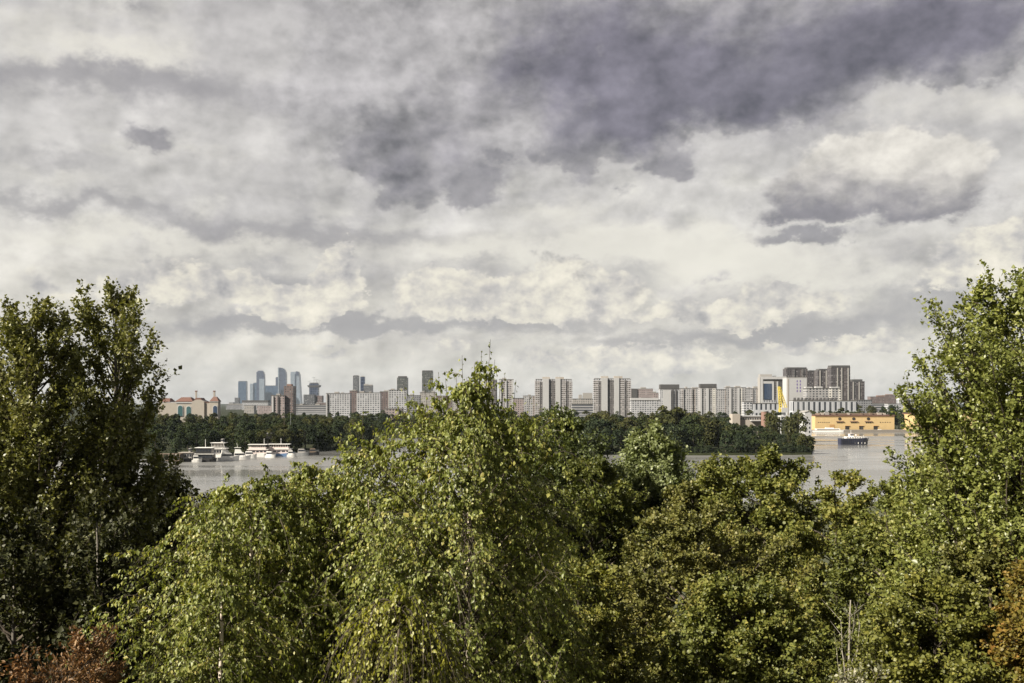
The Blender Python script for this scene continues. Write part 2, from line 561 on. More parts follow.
def slab(px0, px1, top, d, wall, label, name='apartment_block', depth=14.0, cap=None, hut=(), side=None, mast=None, roof='roof', cat='apartment block', group=None, yaw=0.0, stacks=(), zg=1.2):
    """A block of flats: walls, a roof slab standing proud, lift houses (hut: (from, to, height)), stacks of balconies (from, to, material)."""
    o, W, H = site(name, px0, px1, d, zg, yaw, label, cat, group)
    h = H(top)
    x = lambda t: -W / 2 + t * W
    MB().box(-W / 2, W / 2, 0, depth, 0, h).build('wall', FC[wall], o)
    r = MB().box(-W / 2 - 0.3, W / 2 + 0.3, -0.3, depth + 0.3, h, h + 0.7).build('roof', M[roof], o)
    if side:
        MB().box(-W / 2 - 0.25, -W / 2 + side[0] * W, -0.35, depth * 0.8, 0, h - 0.4).build('end_wall', M[side[1]], o)
    for (a, b, hh, *mm) in hut:
        MB().box(x(a), x(b), depth * 0.25, depth * 0.75, h + 0.7, h + 0.7 + hh).build('lift_house', M[mm[0] if mm else 'grey'], r)
    for (a, b, mm) in stacks:
        MB().box(x(a), x(b), -1.1, 0.1, 2.5, h - 0.5).build('balcony_stack', FC[mm] if mm in FC else M[mm], o)
    if cap:
        MB().box(-W / 2 * cap[1], W / 2 * cap[1], -0.6, depth * 0.9, h + 0.7, h + 0.7 + cap[0]).build('roof_storey', M[cap[2]], o)
    for (t, hh) in (mast or ()):
        MB().bar((x(t), depth / 2, h), (x(t), depth / 2, h + hh), 0.25, 5, 0.08).build('roof_mast', M['steel'], r)
    return o


def panel_tower(px0, px1, top, d, label, zg=1.2):
    """Twin white high-rise: two sections, each with a blank white pier, dark loggias between and balcony stacks at the edges."""
    o, W, H = site('panel_tower', px0, px1, d, zg, 0, label, 'tower block', 'white panel towers on the far shore')
    h = H(top)
    x = lambda t: -W / 2 + t * W
    MB().box(x(0), x(1), 1.5, 16, 0, h - 1.5).build('wall', FC['panel_white'], o)
    for (a, b, mm, y0, hh) in ((0.0, 0.13, 'balcony', 0.4, 4), (0.14, 0.20, 'recess', 0.9, 5), (0.205, 0.37, 'white', -0.8, 0), (0.375, 0.54, 'recess', 1.0, 3), (0.545, 0.68, 'white', -0.8, 0), (0.69, 0.83, 'balcony', 0.2, 3), (0.835, 0.90, 'recess', 0.9, 4), (0.905, 1.0, 'balcony', 0.4, 5)):
        nm = {'balcony': 'balcony_stack', 'recess': 'loggia', 'white': 'pier'}[mm]
        MB().box(x(a), x(b), y0, 5, 0, h - hh).build(nm, FC[mm] if mm in FC else M[mm], o)
    r = MB().box(x(0.02), x(0.98), 2, 15, h - 1.4, h - 0.6).build('roof', M['roof'], o)
    for a, b in ((0.2, 0.4), (0.55, 0.78)):
        MB().box(x(a), x(b), 5, 11, h - 0.6, h + 2.6).build('lift_house', M['cream'], r)
        MB().bar((x((a + b) / 2), 8, h + 2.6), (x((a + b) / 2), 8, h + 6.0), 0.18, 5).build('roof_mast', M['steel'], r)
    return o
# ================================================================== the business towers, some nine kilometres off
DC = 9500.0
GC = 'glass towers of the distant business district'


def sky_tower(px0, px1, top, label, mat, shape='slab', d=DC, extra=None):
    o, W, H = site('skyscraper', px0, px1, d, 2.0, 0, label, 'skyscraper', None)
    o['group'] = GC
    h = H(top)
    dp = W * 0.8
    if shape == 'slab':
        MB().box(-W / 2, W / 2, 0, dp, 0, h).build('shaft', FC[mat], o)
        MB().box(-W / 2 + 4, W / 2 - 4, 4, dp - 4, h, h + 5).build('roof_plant', M['dark'], o)
    elif shape == 'split':
        MB().box(-W / 2, -W * 0.06, 0, dp, 0, h * 0.97).build('pale_wing', FC['pale_tower'], o)
        MB().box(-W * 0.06, W / 2, 6, dp, 0, h).build('shaft', FC[mat], o)
        MB().box(W * 0.05, W * 0.35, 14, dp - 8, h, h + 6).build('roof_plant', M['steel'], o)
    elif shape == 'stacked':
        MB().box(-W / 2, W * 0.36, 8, dp, 0, h * 0.955).build('shaft', FC[mat], o)
        MB().box(-W * 0.12, W / 2, 0, dp * 0.8, 0, h * 0.76).build('pale_wing', FC['pale_tower'], o)
        MB().box(-W * 0.10, W * 0.46, 5, dp * 0.9, h * 0.76, h * 0.90).build('upper_wing', FC['slate_tower'], o)
        MB().frustum((-W * 0.46, W * 0.32, 10, dp - 2), (-W * 0.30, W * 0.20, 14, dp - 6), h * 0.955, h).build('crown_block', FC['slate_tower'], o)
    elif shape == 'curved':
        k = 12
        pts = [(-W / 2, 0), (W / 2, 0)]
        pts += [(W / 2 - 0.02 * W - (W * 0.80) * (i / k) ** 1.6, h * 0.80 + h * 0.20 * (1 - (1 - i / k) ** 2.2)) for i in range(k + 1)]
        pts += [(-W / 2, h)]
        MB().extrude_y(pts, 0, dp).build('shaft', FC[mat], o)
        MB().box(-W / 2 - 2, -W * 0.40, -3, dp * 0.5, 0, h * 0.985).build('edge_fin', FC['pale_tower'], o)
    elif shape == 'tapered':
        k = 12
        right = [(W / 2 - (W * 0.20) * (i / k) ** 0.8 - (0.10 * W if i == k else 0), h * (i / k) * (0.985 if i < k else 1)) for i in range(k + 1)]
        MB().extrude_y([(-W * 0.42, 0)] + right + [(-W * 0.42, h * 0.99)], 0, dp).build('shaft', FC['pale_tower'], o)
        MB().box(-W * 0.04, W * 0.02, -4, 1, 0, h * 0.93).build('edge_fin', FC['slate_tower'], o)
        MB().extrude_y([(-W * 0.02, h * 0.88), (W * 0.30, h * 0.88), (W * 0.27, h * 1.0), (W * 0.06, h * 1.012)], -4, dp * 0.6).build('crown_block', FC['slate_tower'], o)
    if extra:
        extra(o, W, h, dp)
    return o


sky_tower(238.2, 246.0, 381.5, 'flat-topped blue slab tower standing alone at one end of the skyscraper cluster', 'blue_tower')
sky_tower(250.0, 257.0, 383.0, 'slim pale-edged blue tower beside the flat-topped slab tower', 'blue_tower', 'split')
sky_tower(256.2, 264.2, 370.6, 'stepped slate tower of stacked boxes with a pale lower wing', 'slate_tower', 'stacked', d=DC - 150)
sky_tower(264.3, 278.5, 386.0, 'broad mid-height blue block filling the gap between the stepped and the curved tower', 'blue_tower', 'slab', d=DC + 100)
sky_tower(275.6, 278.6, 377.6, 'very thin tower half hidden behind the curved-top tower', 'slate_tower', 'slab', d=DC + 420)
sky_tower(278.2, 286.0, 367.6, 'tallest skyscraper, dark slate with a top curving down on one side', 'slate_tower', 'curved')
sky_tower(289.6, 301.0, 371.6, 'pale tapering skyscraper with dark slanted crown, widening towards its foot', 'pale_tower', 'tapered')


def under_work(o, W, h, dp):
    MB().frustum((-W * 0.62, W * 0.62, -2, dp + 2), (-W * 0.72, W * 0.72, -4, dp + 4), h * 0.84, h * 0.93).build('working_deck', M['dark'], o)
    for t, hh in ((-0.5, .10), (0.02, .26), (0.3, .16), (0.62, .12)):
        mb = MB().bar((t * W, 5, h), (t * W, 5, h * (1 + hh)), 1.0, 4)
        mb.bar((t * W - W * 0.2, 5, h * (1 + hh)), (t * W + W * 0.22, 5, h * (1.02 + hh)), 0.8, 4)
        mb.build('site_crane', M['steel'], o)


sky_tower(309.2, 318.0, 383.6, 'unfinished dark high-rise with a flared deck and cranes on top', 'slate_tower', 'slab', d=5200, extra=under_work)

# ------------------------------------------------------------------ lesser blocks round them
slab(229, 233, 402.5, 4200, 'panel_grey', 'small pale grey block at the foot of the blue slab tower', depth=30)
slab(234.6, 238.6, 397.8, 5000, 'dark_grey', 'small dark cube of a building just in front of the blue slab tower', depth=30, cat='office block', name='office_block')
slab(226, 246, 404.6, 3200, 'panel_grey', 'low grey block row by the red-roofed hall', depth=30, cap=(2, .8, 'grey'))
slab(242, 268, 402.4, 3000, 'panel_white', 'long low white-walled block with a dark roof band under the skyscrapers', depth=30, cap=(5.5, 1.0, 'dark'))
slab(244, 254, 405.6, 2100, 'panel_cream', 'little cream block in front of the long dark-banded block', depth=20)
slab(257, 272, 405.8, 2000, 'panel_pink', 'low reddish block beside the tall pink-brown flats', depth=16)

o = slab(271.5, 284.5, 395.6, 1300, 'panel_pink', 'pink-brown flats in two steps rising from the wooded shore', depth=16, stacks=((0.04, 0.16, 'white'), (0.45, 0.55, 'recess')), hut=((.3, .6, 1.8),))
MB().box(11.8 / 2 + 1.0, 11.8 / 2 + 12.8, 3, 20, 0, wz(385.8, 1300) - 1.2).build('taller_wing', FC['panel_brown'], o)
MB().box(11.8 / 2 + 4.0, 11.8 / 2 + 9.8, 6, 16, wz(385.8, 1300) - 1.2, wz(384.0, 1300) - 1.2).build('lift_house', M['brick'], o)

slab(292.0, 304.0, 404.5, 2600, 'panel_grey', 'low grey block between the pink-brown flats and the stepped dark building', depth=26)
o = slab(303.5, 314.5, 394.8, 3000, 'dark_grey', 'squat dark building with stepped roof below the unfinished tower', depth=26, cat='office block', name='office_block')
MB().box(16, 38, 4, 26, 0, wz(396.0, 3000)).build('lower_wing', FC['panel_brown'], o)
slab(296, 327, 405.2, 1900, 'rows', 'long low pale building with ribbon windows at the wood edge', depth=20, hut=((.1, .2, 2), (.6, .75, 2)), cat='office block', name='office_block')
slab(316.5, 328.5, 402.6, 2300, 'panel_brown', 'brown low block with pale cornice next to the white slab', depth=20, roof='white')

slab(326.2, 350.0, 393.6, 1500, 'panel_white', 'white slab of flats with a dark edge strip, first of the white slabs', depth=15, side=(0.035, 'white'), hut=((.32, .5, 2.0), (.62, .7, 1.2)), stacks=((0.05, 0.08, 'recess'),))
slab(349.6, 357.0, 391.0, 1540, 'panel_brown', 'narrow brown block squeezed between two white slabs, lower than the dark towers', depth=15, hut=((.2, .8, 1.2),))
slab(356.6, 380.2, 393.0, 1480, 'panel_white', 'white slab of flats in front of the two thin dark towers', depth=15, hut=((.1, .3, 2.2), (.5, .6, 1.5)))
slab(380.0, 389.0, 391.8, 1520, 'panel_brown', 'brown stair-stepped block behind the salmon pavilion', depth=15, hut=((.4, .9, 1.6),))
slab(388.6, 406.5, 390.2, 1470, 'panel_white', 'white slab of flats nearest the olive high-rise', depth=15, hut=((.1, .3, 1.6), (.6, .8, 2.0)), side=(.05, 'white'))
slab(353.0, 358.6, 376.2, 3300, 'dark_grey', 'thin dark tower with a crane spire rising behind the white slabs', depth=16, mast=((.5, 22),), cat='tower block', name='tower_block', cap=(2, .8, 'dark'))
slab(360.4, 364.6, 376.9, 3500, 'slate_tower', 'thin blue-grey tower, twin of the dark spired one', depth=14, cat='tower block', name='tower_block', hut=((.2, .8, 2),))
slab(363.6, 372.4, 385.6, 3400, 'dark_grey', 'stepped dark mid-rise at the foot of the thin blue-grey tower', depth=20, hut=((.0, .45, 5), (.5, .95, 3)), cat='tower block', name='tower_block')
slab(397.0, 407.5, 377.8, 2900, 'olive', 'dark olive high-rise with a rounded roof storey', depth=22, cap=(4, .8, 'dark'), cat='tower block', name='tower_block', mast=((.4, 7),))
slab(422.0, 432.6, 371.8, 2700, 'olive', 'tall dark flat-topped high-rise behind the birch top', depth=22, cat='tower block', name='tower_block', mast=((.2, 14), (.3, 10)), cap=(3, .95, 'dark'))
slab(384.0, 402.5, 409.0, 1150, 'panel_pink', 'low salmon pavilion among trees below the white slabs', depth=12, cat='pavilion', name='pavilion', zg=3)
slab(407.0, 420.0, 395.6, 1700, 'panel_grey', 'grey flats between the olive and the tall dark high-rise', depth=15, hut=((.2, .5, 2),))
slab(420.0, 436.0, 392.5, 1900, 'panel_cream', 'beige flats at the foot of the tall dark high-rise', depth=15, hut=((.1, .25, 2), (.7, .9, 2)))
slab(436.0, 452.0, 396.0, 1650, 'panel_brown', 'brown flats half screened by birch leaves', depth=15, stacks=((.3, .45, 'balcony'),))
slab(452.0, 470.0, 393.0, 1800, 'panel_cream', 'cream flats screened by the birch top', depth=15)
slab(470.0, 485.0, 396.5, 1650, 'panel_grey', 'grey flats beside the slim balconied towers', depth=15)

slab(484.0, 497.0, 380.0, 1700, 'panel_cream', 'slim beige tower with a brown loggia strip, seen through birch twigs', cat='tower block', name='tower_block', stacks=((.55, .95, 'recess'), (.05, .3, 'white')), hut=((.3, .7, 2.4),))
slab(499.0, 513.6, 379.6, 1650, 'balcony', 'slim white tower wrapped in balconies behind the birch', cat='tower block', name='tower_block', stacks=((.0, .16, 'white'), (.45, .52, 'white'), (.9, 1.0, 'white')), hut=((.2, .5, 2.4),))
slab(513.0, 524.0, 398.5, 1500, 'panel_pink', 'low pinkish block between the balconied tower and the first twin tower', depth=14)
slab(523.0, 536.0, 396.0, 1750, 'mixed', 'low cream block touching the first twin tower', depth=14, hut=((.4, .6, 2),))
panel_tower(535.0, 572.4, 378.6, 1600, 'white twin tower of flats standing apart beside the stepped beige block')
o = slab(572.6, 593.6, 399.0, 1800, 'panel_cream', 'stepped beige block between the two white twin towers', depth=16, hut=((.3, .45, 7), (.5, .95, 10, 'grey')))
slab(572.0, 593.0, 404.2, 1450, 'rows', 'low pale ribbon-windowed block below the stepped beige block', depth=14)
panel_tower(593.8, 631.0, 377.8, 1560, 'white twin tower of flats next to the mauve-brown office block')

o = slab(631.2, 653.0, 389.0, 1750, 'panel_pink', 'mauve-brown office block with a dark corner beside the twin tower', depth=18, stacks=((.0, .28, 'dark'),), hut=((.45, .7, 2.5),), cat='office block', name='office_block')
slab(631.0, 660.0, 400.5, 1500, 'panel_white', 'low white block under the mauve-brown office block', depth=14, hut=((.0, .95, 3.0, 'white'),))
slab(652.6, 660.2, 393.0, 1800, 'panel_pink', 'narrow pinkish block beside the dark-capped white block', depth=14, hut=((.1, .5, 2),))
o = slab(660.0, 679.6, 389.4, 1500, 'panel_white', 'white block with a black roof storey and one blank wall, behind the tallest wood crowns', depth=15, cap=(6.6, 0.97, 'dark'), stacks=((.14, .56, 'white'), (.62, .68, 'dark'), (.78, .84, 'dark')))
slab(679.8, 699.6, 388.6, 1650, 'mixed', 'beige flats with brown bays between the two dark-capped blocks', depth=15, hut=((.3, .4, 2.5), (.65, .95, 1.6)), stacks=((.1, .2, 'balcony'), (.55, .65, 'balcony')))
slab(699.8, 717.0, 388.0, 1550, 'mixed2', 'beige flats with a dark roof storey and white piers', depth=15, cap=(5.5, .95, 'dark'), stacks=((.0, .12, 'white'), (.36, .52, 'white')))
slab(717.2, 726.0, 389.6, 1700, 'mixed', 'first and lowest of the joined cream sections beyond the spit', depth=15)
slab(725.6, 746.0, 387.6, 1750, 'mixed2', 'long joined flats with jagged roofline and pale bays', depth=15, hut=((.05, .25, 2), (.5, .75, 2.2)), stacks=((.2, .28, 'white'), (.6, .68, 'white')))
slab(745.4, 761.0, 388.4, 1800, 'mixed', 'cream flats ending the joined row beside the glass-fronted block', depth=15, hut=((.2, .35, 1.5), (.55, .9, 3)), stacks=((.4, .5, 'balcony'),))
slab(744.0, 752.0, 402.0, 1250, 'panel_white', 'small white block in front of the cream joined row', depth=12)
slab(750.0, 782.0, 403.6, 1300, 'columned', 'low white building below the glass-fronted block', depth=14, cat='office block', name='office_block')

# ------------------------------------------------------------------ the modern white block with a sheet of blue glass
o, W, H = site('office_block', 760.8, 788.0, 1400, 1.2, 0, 'white framed modern block with a tall sheet of blue glass', 'office block')
h = H(377.0)
x = lambda px: (px - 774.4) * 1400 / F
MB().box(x(760.8), x(786.4), 1.2, 18, 0, h).build('wall', M['grey'], o)
MB().box(x(760.8), x(763.0), -0.4, 4, 0, h + .6).build('frame_post', M['white'], o)
MB().box(x(763.0), x(786.4), -0.4, 4, h - 3.0, h + .5).build('frame_beam', M['white'], o)
MB().box(x(763.0), x(786.4), 0.2, 3, h - 5.6, h - 3.4).build('window_strip', M['black'], o)
MB().box(x(763.0), x(773.0), -0.2, 3, h - 9.0, h - 5.8).build('spandrel', M['white'], o)
MB().box(x(764.4), x(771.8), -0.5, 3, H(399.5), h - 9.1).build('glass_sheet', M['blue_glass'], o)
MB().box(x(772.0), x(774.0), -0.4, 3, 0, h - 6.0).build('frame_post', M['white'], o)
MB().box(x(774.2), x(776.6), 0.4, 3, 0, h - 6.0).build('stair_column', FC['recess'], o)
MB().box(x(776.8), x(778.2), -0.4, 3, 0, h - 6.0).build('frame_post', M['white'], o)
MB().box(x(778.3), x(785.0), 0.3, 3, H(402), h - 6.2).build('glass_sheet', M['dark'], o)
MB().box(x(763.2), x(776.0), -0.6, 3, 0, H(400.2)).build('lower_storey', FC['panel_white'], o)
MB().box(x(761.0), x(773.0), 5, 14, h + .6, H(374.2)).build('roof_plant', M['grey'], o)
MB().box(x(775.0), x(777.0), 5, 14, h + .6, H(375.5)).build('roof_plant', M['steel'], o)
# ------------------------------------------------------------------ blank white block with violet window columns
o, W, H = site('office_block', 786.6, 806.8, 1350, 1.2, 0, 'blank white block with two columns of violet windows', 'office block')
h = H(377.8)
x = lambda px: (px - 796.7) * 1350 / F
MB().box(x(786.6), x(806.8), 0, 20, 0, h).build('wall', M['white'], o)
MB().box(x(786.4), x(807.0), -.2, 20.2, h, h + 0.6).build('roof', M['grey'], o)
MB().box(x(787.6), x(788.6), -.3, 1, 4, h - 1).build('pier', M['cream'], o)
for c in (797.2, 800.3):
    for r in range(4):
        z = h - 4.4 - r * 4.3
        MB().box(x(c - .55), x(c + .55), -0.08, .3, z - 1.5, z + 1.2).build('window', M['violet_glass'], o)

# ------------------------------------------------------------------ dark brown estate of high-rises
for (a, b, t, dd, lb, kw) in (
        (786.2, 807.6, 369.0, 1950, 'broad dark brown high-rise showing above the blank white block', dict(cap=(2.5, .9, 'dark'), stacks=((.3, .4, 'recess'), (.7, .8, 'recess')))),
        (807.0, 818.0, 371.6, 2050, 'dark brown high-rise with one pale pilaster, lowest of the middle three', dict(stacks=((.72, .82, 'grey'),), cap=(2, .7, 'dark'))),
        (818.0, 831.0, 370.2, 2000, 'dark brown high-rise between the lower one and the tallest of the estate', dict(stacks=((.12, .2, 'grey'), (.6, .68, 'grey')), cap=(2, .8, 'dark'))),
        (831.2, 850.2, 367.6, 1900, 'tallest brown high-rise, flat-topped with pale edge strips', dict(stacks=((.30, .36, 'grey'), (.52, .58, 'grey'), (.86, .93, 'grey')), cap=(3.5, .98, 'dark'))),
        (849.8, 864.6, 381.6, 2100, 'rounded dark brown high-rise with a spire, lowest and last of the estate', dict(cap=(4, .7, 'dark'), mast=((.45, 14),), stacks=((.2, .27, 'grey'), (.6, .67, 'grey'))))):
    slab(a, b, t, dd, 'dark_brown', lb, name='tower_block', cat='tower block', depth=24, **kw)

# ------------------------------------------------------------------ white buildings in front of them
slab(806.6, 840.6, 388.4, 1300, 'mixed2', 'white stepped building in front of the dark brown estate', depth=16, hut=((.0, .2, 1.4, 'white'), (.3, .5, 1.8, 'white'), (.75, 1.0, 1.4, 'white')), cat='office block', name='office_block')
o = slab(793.0, 857.0, 401.0, 1150, 'columned', 'long white building with tall dark windows between columns above the yellow warehouse', depth=16, cat='office block', name='office_block')
W = 64 * 1150 / F
for i in range(12):
    t = -W / 2 + W * (0.02 + i * 0.058)
    MB().extrude_y([(t, wz(401, 1150) - 1.0), (t + 2.6, wz(401, 1150) - 1.0), (t + 1.9, wz(397.6, 1150) - 1.2), (t + 0.7, wz(397.6, 1150) - 1.2)], 1, 6).build('roof_gable', M['dark'], o)
slab(857.0, 872.0, 400.2, 1400, 'panel_grey', 'grey low block where the white columned building ends', depth=14)
slab(870.5, 886.0, 396.8, 2300, 'panel_brown', 'long brown building on the low rise, sloping roof end', depth=20, hut=((.5, .95, 2.5, 'brick'),), zg=6)
slab(885.0, 907.0, 395.4, 2400, 'panel_brown', 'long brown roof line on the rise beside the small white tower', depth=20, hut=((.1, .4, 2, 'brick'),), zg=6)
slab(866.0, 890.0, 403.6, 1500, 'rows', 'low pale terrace with ribbon windows below the brown rise', depth=14)
slab(888.0, 902.0, 404.0, 1450, 'panel_white', 'low whitish terrace end beside the white shed', depth=14)
slab(900.0, 911.4, 394.6, 1500, 'columned', 'small white flats with vertical dark strips near the poplar', depth=15, zg=4, stacks=((.25, .35, 'grey'), (.6, .7, 'grey')))
slab(911.5, 930.0, 396.6, 1550, 'panel_grey', 'grey flats half hidden behind the poplar', depth=15, zg=4)

# ------------------------------------------------------------------ old hall with red roofs
DH = 1000.0
o, W, H = site('domed_hall', 160, 219, DH, 2.0, 0, 'old cream hall with red hipped roofs, chimney turrets and teal arched windows', 'hall')
x = lambda px: (px - 189.5) * DH / F
MB().box(x(158), x(192), 0, 22, 0, H(402.4)).build('wing', M['cream'], o)
MB().box(x(176), x(192.4), -.5, .4, H(403.2), H(401.6)).build('cornice', M['white'], o)
MB().frustum((x(175), x(193), -.8, 18), (x(179.5), x(188.6), 6, 11), H(401.6), H(397.2)).build('roof', M['red_roof'], o)
MB().frustum((x(157), x(170), -.4, 18), (x(160), x(168), 6, 11), H(402.0), H(398.2)).build('roof', M['red_roof'], o)
k = 10
arc = [(x(193) + (x(204) - x(193)) * i / k, 0.5) for i in range(k + 1)]
MB().extrude_y([(x(192.2), 0), (x(204.5), 0)] + [(x(204.5) - (x(204.5) - x(192.2)) * i / k, H(403.0) + (H(399.6) - H(403.0)) * math.sin(math.pi * (0.12 + .76 * i / k))) for i in range(k + 1)], -1.2, 16).build('gable', M['cream'], o)
MB().extrude_y([(x(193.6), H(400.0)), (x(201.4), H(400.0)), (x(199.8), H(397.8)), (x(195), H(397.8))], 2, 14).build('roof', M['red_roof'], o)
MB().box(x(204.4), x(211), 0, 16, 0, H(402.6)).build('middle_wall', M['cream'], o)
MB().box(x(204.0), x(211), -.3, 16, H(402.6), H(401.8)).build('eave', M['red_roof'], o)
MB().box(x(210.6), x(218.8), -2.5, 6.0, 0, H(402.0)).build('corner_tower', M['cream'], o)
MB().box(x(210.2), x(219.2), -2.9, 6.4, H(402.0), H(401.2)).build('cornice', M['white'], o)
MB().frustum((x(210.2), x(219.4), -3.1, 6.6), (x(213.2), x(216.4), .8, 3.0), H(401.2), H(396.6)).build('roof', M['red_roof'], o)
for c, y in ((194.9, 4.0), (213.9, 1.6)):
    t = MB().box(x(c - .75), x(c + .75), y - .8, y + .8, H(399), H(391.6)).build('chimney_turret', M['cream'], o)
    MB().box(x(c - 1.0), x(c + 1.0), y - 1.05, y + 1.05, H(391.6), H(390.6)).build('turret_cap', M['brick'], t)
for (c, top, w, nm) in ((180.4, 405.6, 2.3, 'teal_glass'), (188.8, 406.4, 2.2, 'teal_glass'), (216.0, 405.8, 2.0, 'blue_glass')):
    y = -2.5 if c > 210 else 0
    outl = lambda ww, tt: [(x(c - ww), H(416)), (x(c + ww), H(416))] + [(x(c) + (x(c + ww) - x(c)) * math.cos(math.pi * i / 10), H(tt + ww * 1.0) + (H(tt) - H(tt + ww * 1.0)) * math.sin(math.pi * i / 10)) for i in range(11)]
    fr = MB().extrude_y(outl(w * 1.3, top - .7), y - .45, y + .1).build('window', M['white'], o)
    MB().extrude_y(outl(w, top), y - .6, y - .2).build('pane', M[nm], fr)
# ================================================================== water and land
rng = np.random.default_rng(7)
random.seed(7)

m, nt, b = new_mat('lake_water')
tcn = nt.node('ShaderNodeTexCoord')
x, y, z = nt.xyz(tcn.outputs['Object'])
b.inputs['Base Color'].default_value = (0.185, 0.186, 0.184, 1)
b.inputs['IOR'].default_value = 1.333
patch = nt.noise(nt.vec(x * 0.0045, y * 0.016, 0.0), 1.0, 5.0, 0.62)
calm = nt.smooth(0.40, 0.62, patch)
nt.put(b.inputs['Roughness'], calm * 0.24 + 0.08)
rip = nt.noise(nt.vec(x * 0.35, y * 0.8, 0.0), 1.0, 5.0, 0.6)
swell = nt.noise(nt.vec(x * 0.05, y * 0.16, 0.0), 1.0, 3.0, 0.5)
bp = nt.node('ShaderNodeBump')
bp.inputs['Distance'].default_value = 0.15
nt.put(bp.inputs['Strength'], calm * 0.55 + 0.03)
nt.put(bp.inputs['Height'], rip + swell * 1.5)
nt.put(b.inputs['Normal'], bp.outputs[0])
M['water'] = m

m, nt, b = new_mat('grassy_ground')
tcn = nt.node('ShaderNodeTexCoord')
v = nt.noise(tcn.outputs['Object'], 0.15, 6.0, 0.65)
nt.put(b.inputs['Base Color'], nt.ramp(v, [(0.3, (0.035, 0.045, 0.018)), (0.55, (0.06, 0.065, 0.028)), (0.75, (0.09, 0.08, 0.05))]))
b.inputs['Roughness'].default_value = 0.95
M['ground'] = m
m, nt, b = new_mat('wooded_ground')
tcn = nt.node('ShaderNodeTexCoord')
v = nt.noise(tcn.outputs['Object'], 0.02, 6.0, 0.65)
nt.put(b.inputs['Base Color'], nt.ramp(v, [(0.3, (0.014, 0.019, 0.009)), (0.55, (0.026, 0.030, 0.014)), (0.75, (0.045, 0.042, 0.028))]))
b.inputs['Roughness'].default_value = 0.95
b.inputs['Specular IOR Level'].default_value = 0.1
M['far_ground'] = m

wat = MB().poly([(-6000, -200, 0), (6000, -200, 0), (6000, 2600, 0), (-6000, 2600, 0)], [(0, 1, 2, 3)]).build('water', M['water'])
tag(wat, kind='structure')

shore = [(-1500, 380), (-300, 400), (165, 452), (250, 488), (300, 508), (345, 540), (372, 590), (384, 705), (440, 722), (500, 640), (560, 522), (600, 486), (700, 480),
         (790, 484), (811, 487), (813, 530), (801, 640), (806, 760), (811, 848), (900, 850), (1000, 850), (1500, 850), (4000, 850)]
edge = [(wx(px, d), d) for px, d in shore]
k = len(edge)
pts = [(x, y - 2.0, -1.0) for x, y in edge] + [(x, y, 1.1) for x, y in edge] + [(9500, 12500, 1.1), (-9500, 12500, 1.1)]
fs = [(i, i + 1, i + 1 + k, i + k) for i in range(k - 1)] + [tuple(range(k, 2 * k + 2))]
tag(MB().poly(pts, fs).build('far_shore', M['far_ground']), kind='structure')

# the near bank: one uneven sheet falling from the foot of the photographer's house to the water
NX, NY = 60, 70
gx = np.linspace(-420, 420, NX)
gy = np.linspace(-60, 275, NY)
gv, gf = [], []
for j, yy in enumerate(gy):
    for i, xx in enumerate(gx):
        base = 8.0 - 6.5 * np.clip((yy - 25) / 200.0, 0, 1) ** 1.3
        e = np.clip((275 - yy) / 45.0, 0, 1)
        base = base * e - 1.2 * (1 - e)
        gv.append((xx, yy, base + 0.35 * math.sin(xx * .11 + yy * .07) * e + 0.2 * math.sin(xx * .31 - yy * .23) * e))
for j in range(NY - 1):
    for i in range(NX - 1):
        a = j * NX + i
        gf.append((a, a + 1, a + NX + 1, a + NX))
tag(MB().poly(gv, gf).build('ground', M['ground'], smooth=True), kind='structure')


def ground_z(xx, yy):
    base = 8.0 - 6.5 * float(np.clip((yy - 25) / 200.0, 0, 1)) ** 1.3
    e = float(np.clip((275 - yy) / 45.0, 0, 1))
    return base * e - 1.2 * (1 - e) + 0.35 * math.sin(xx * .11 + yy * .07) * e + 0.2 * math.sin(xx * .31 - yy * .23) * e


# ================================================================== warehouse on the quay
DW = 860.0


def warehouse(px0, px1, top, label, rows, doors, dormers):
    o, W, H = site('warehouse', px0, px1, DW, 1.1, 0, label, 'warehouse')
    c = (px0 + px1) / 2
    x = lambda px: (px - c) * DW / F
    h = H(top)
    MB().box(-W / 2, W / 2, 0, 28, 0, h).build('wall', M['yellow'], o)
    r = MB().box(-W / 2 - .5, W / 2 + .5, -.6, 28.6, h, h + .75).build('eave', M['red_roof'], o)
    MB().box(-W / 2 - .1, W / 2 + .1, -.12, .05, h - 1.2, h - .9).build('string_course', M['ochre_trim'], o)
    for t in dormers:
        MB().box(x(t) - 3.2, x(t) + 3.2, -.8, .1, H(421.7), H(421.1)).build('canopy', M['brick'], o)
        w = MB().poly([(x(t) + 1.45 * math.cos(2 * math.pi * i / 14), -.14, H(418.8) + 1.25 * math.sin(2 * math.pi * i / 14)) for i in range(14)] + [(x(t) + 1.45 * math.cos(2 * math.pi * i / 14), .1, H(418.8) + 1.25 * math.sin(2 * math.pi * i / 14)) for i in range(14)],
                      [tuple(range(14))] + [(i, i + 14, (i + 1) % 14 + 14, (i + 1) % 14) for i in range(14)]).build('round_window', M['black'], o)
        for s in (-1, 0, 1):
            MB().box(x(t) + s * 1.7 - .45, x(t) + s * 1.7 + .45, -.12, .1, H(423.3), H(422.3)).build('window', M['black'], o)
    for t in doors:
        f = MB().box(x(t) - 1.7, x(t) + 1.7, -.1, .1, 0, H(426.0)).build('door', M['black'], o)
        MB().box(x(t) - 2.0, x(t) + 2.0, -.6, .1, H(426.0), H(425.6)).build('lintel', M['ochre_trim'], f)
    for a, bq, kk in rows:
        for i in range(kk):
            t = a + (bq - a) * i / (kk - 1)
            MB().box(x(t) - .42, x(t) + .42, -.1, .1, H(422.7), H(422.0)).build('window', M['black'], o)
    return o, x, h, H, r


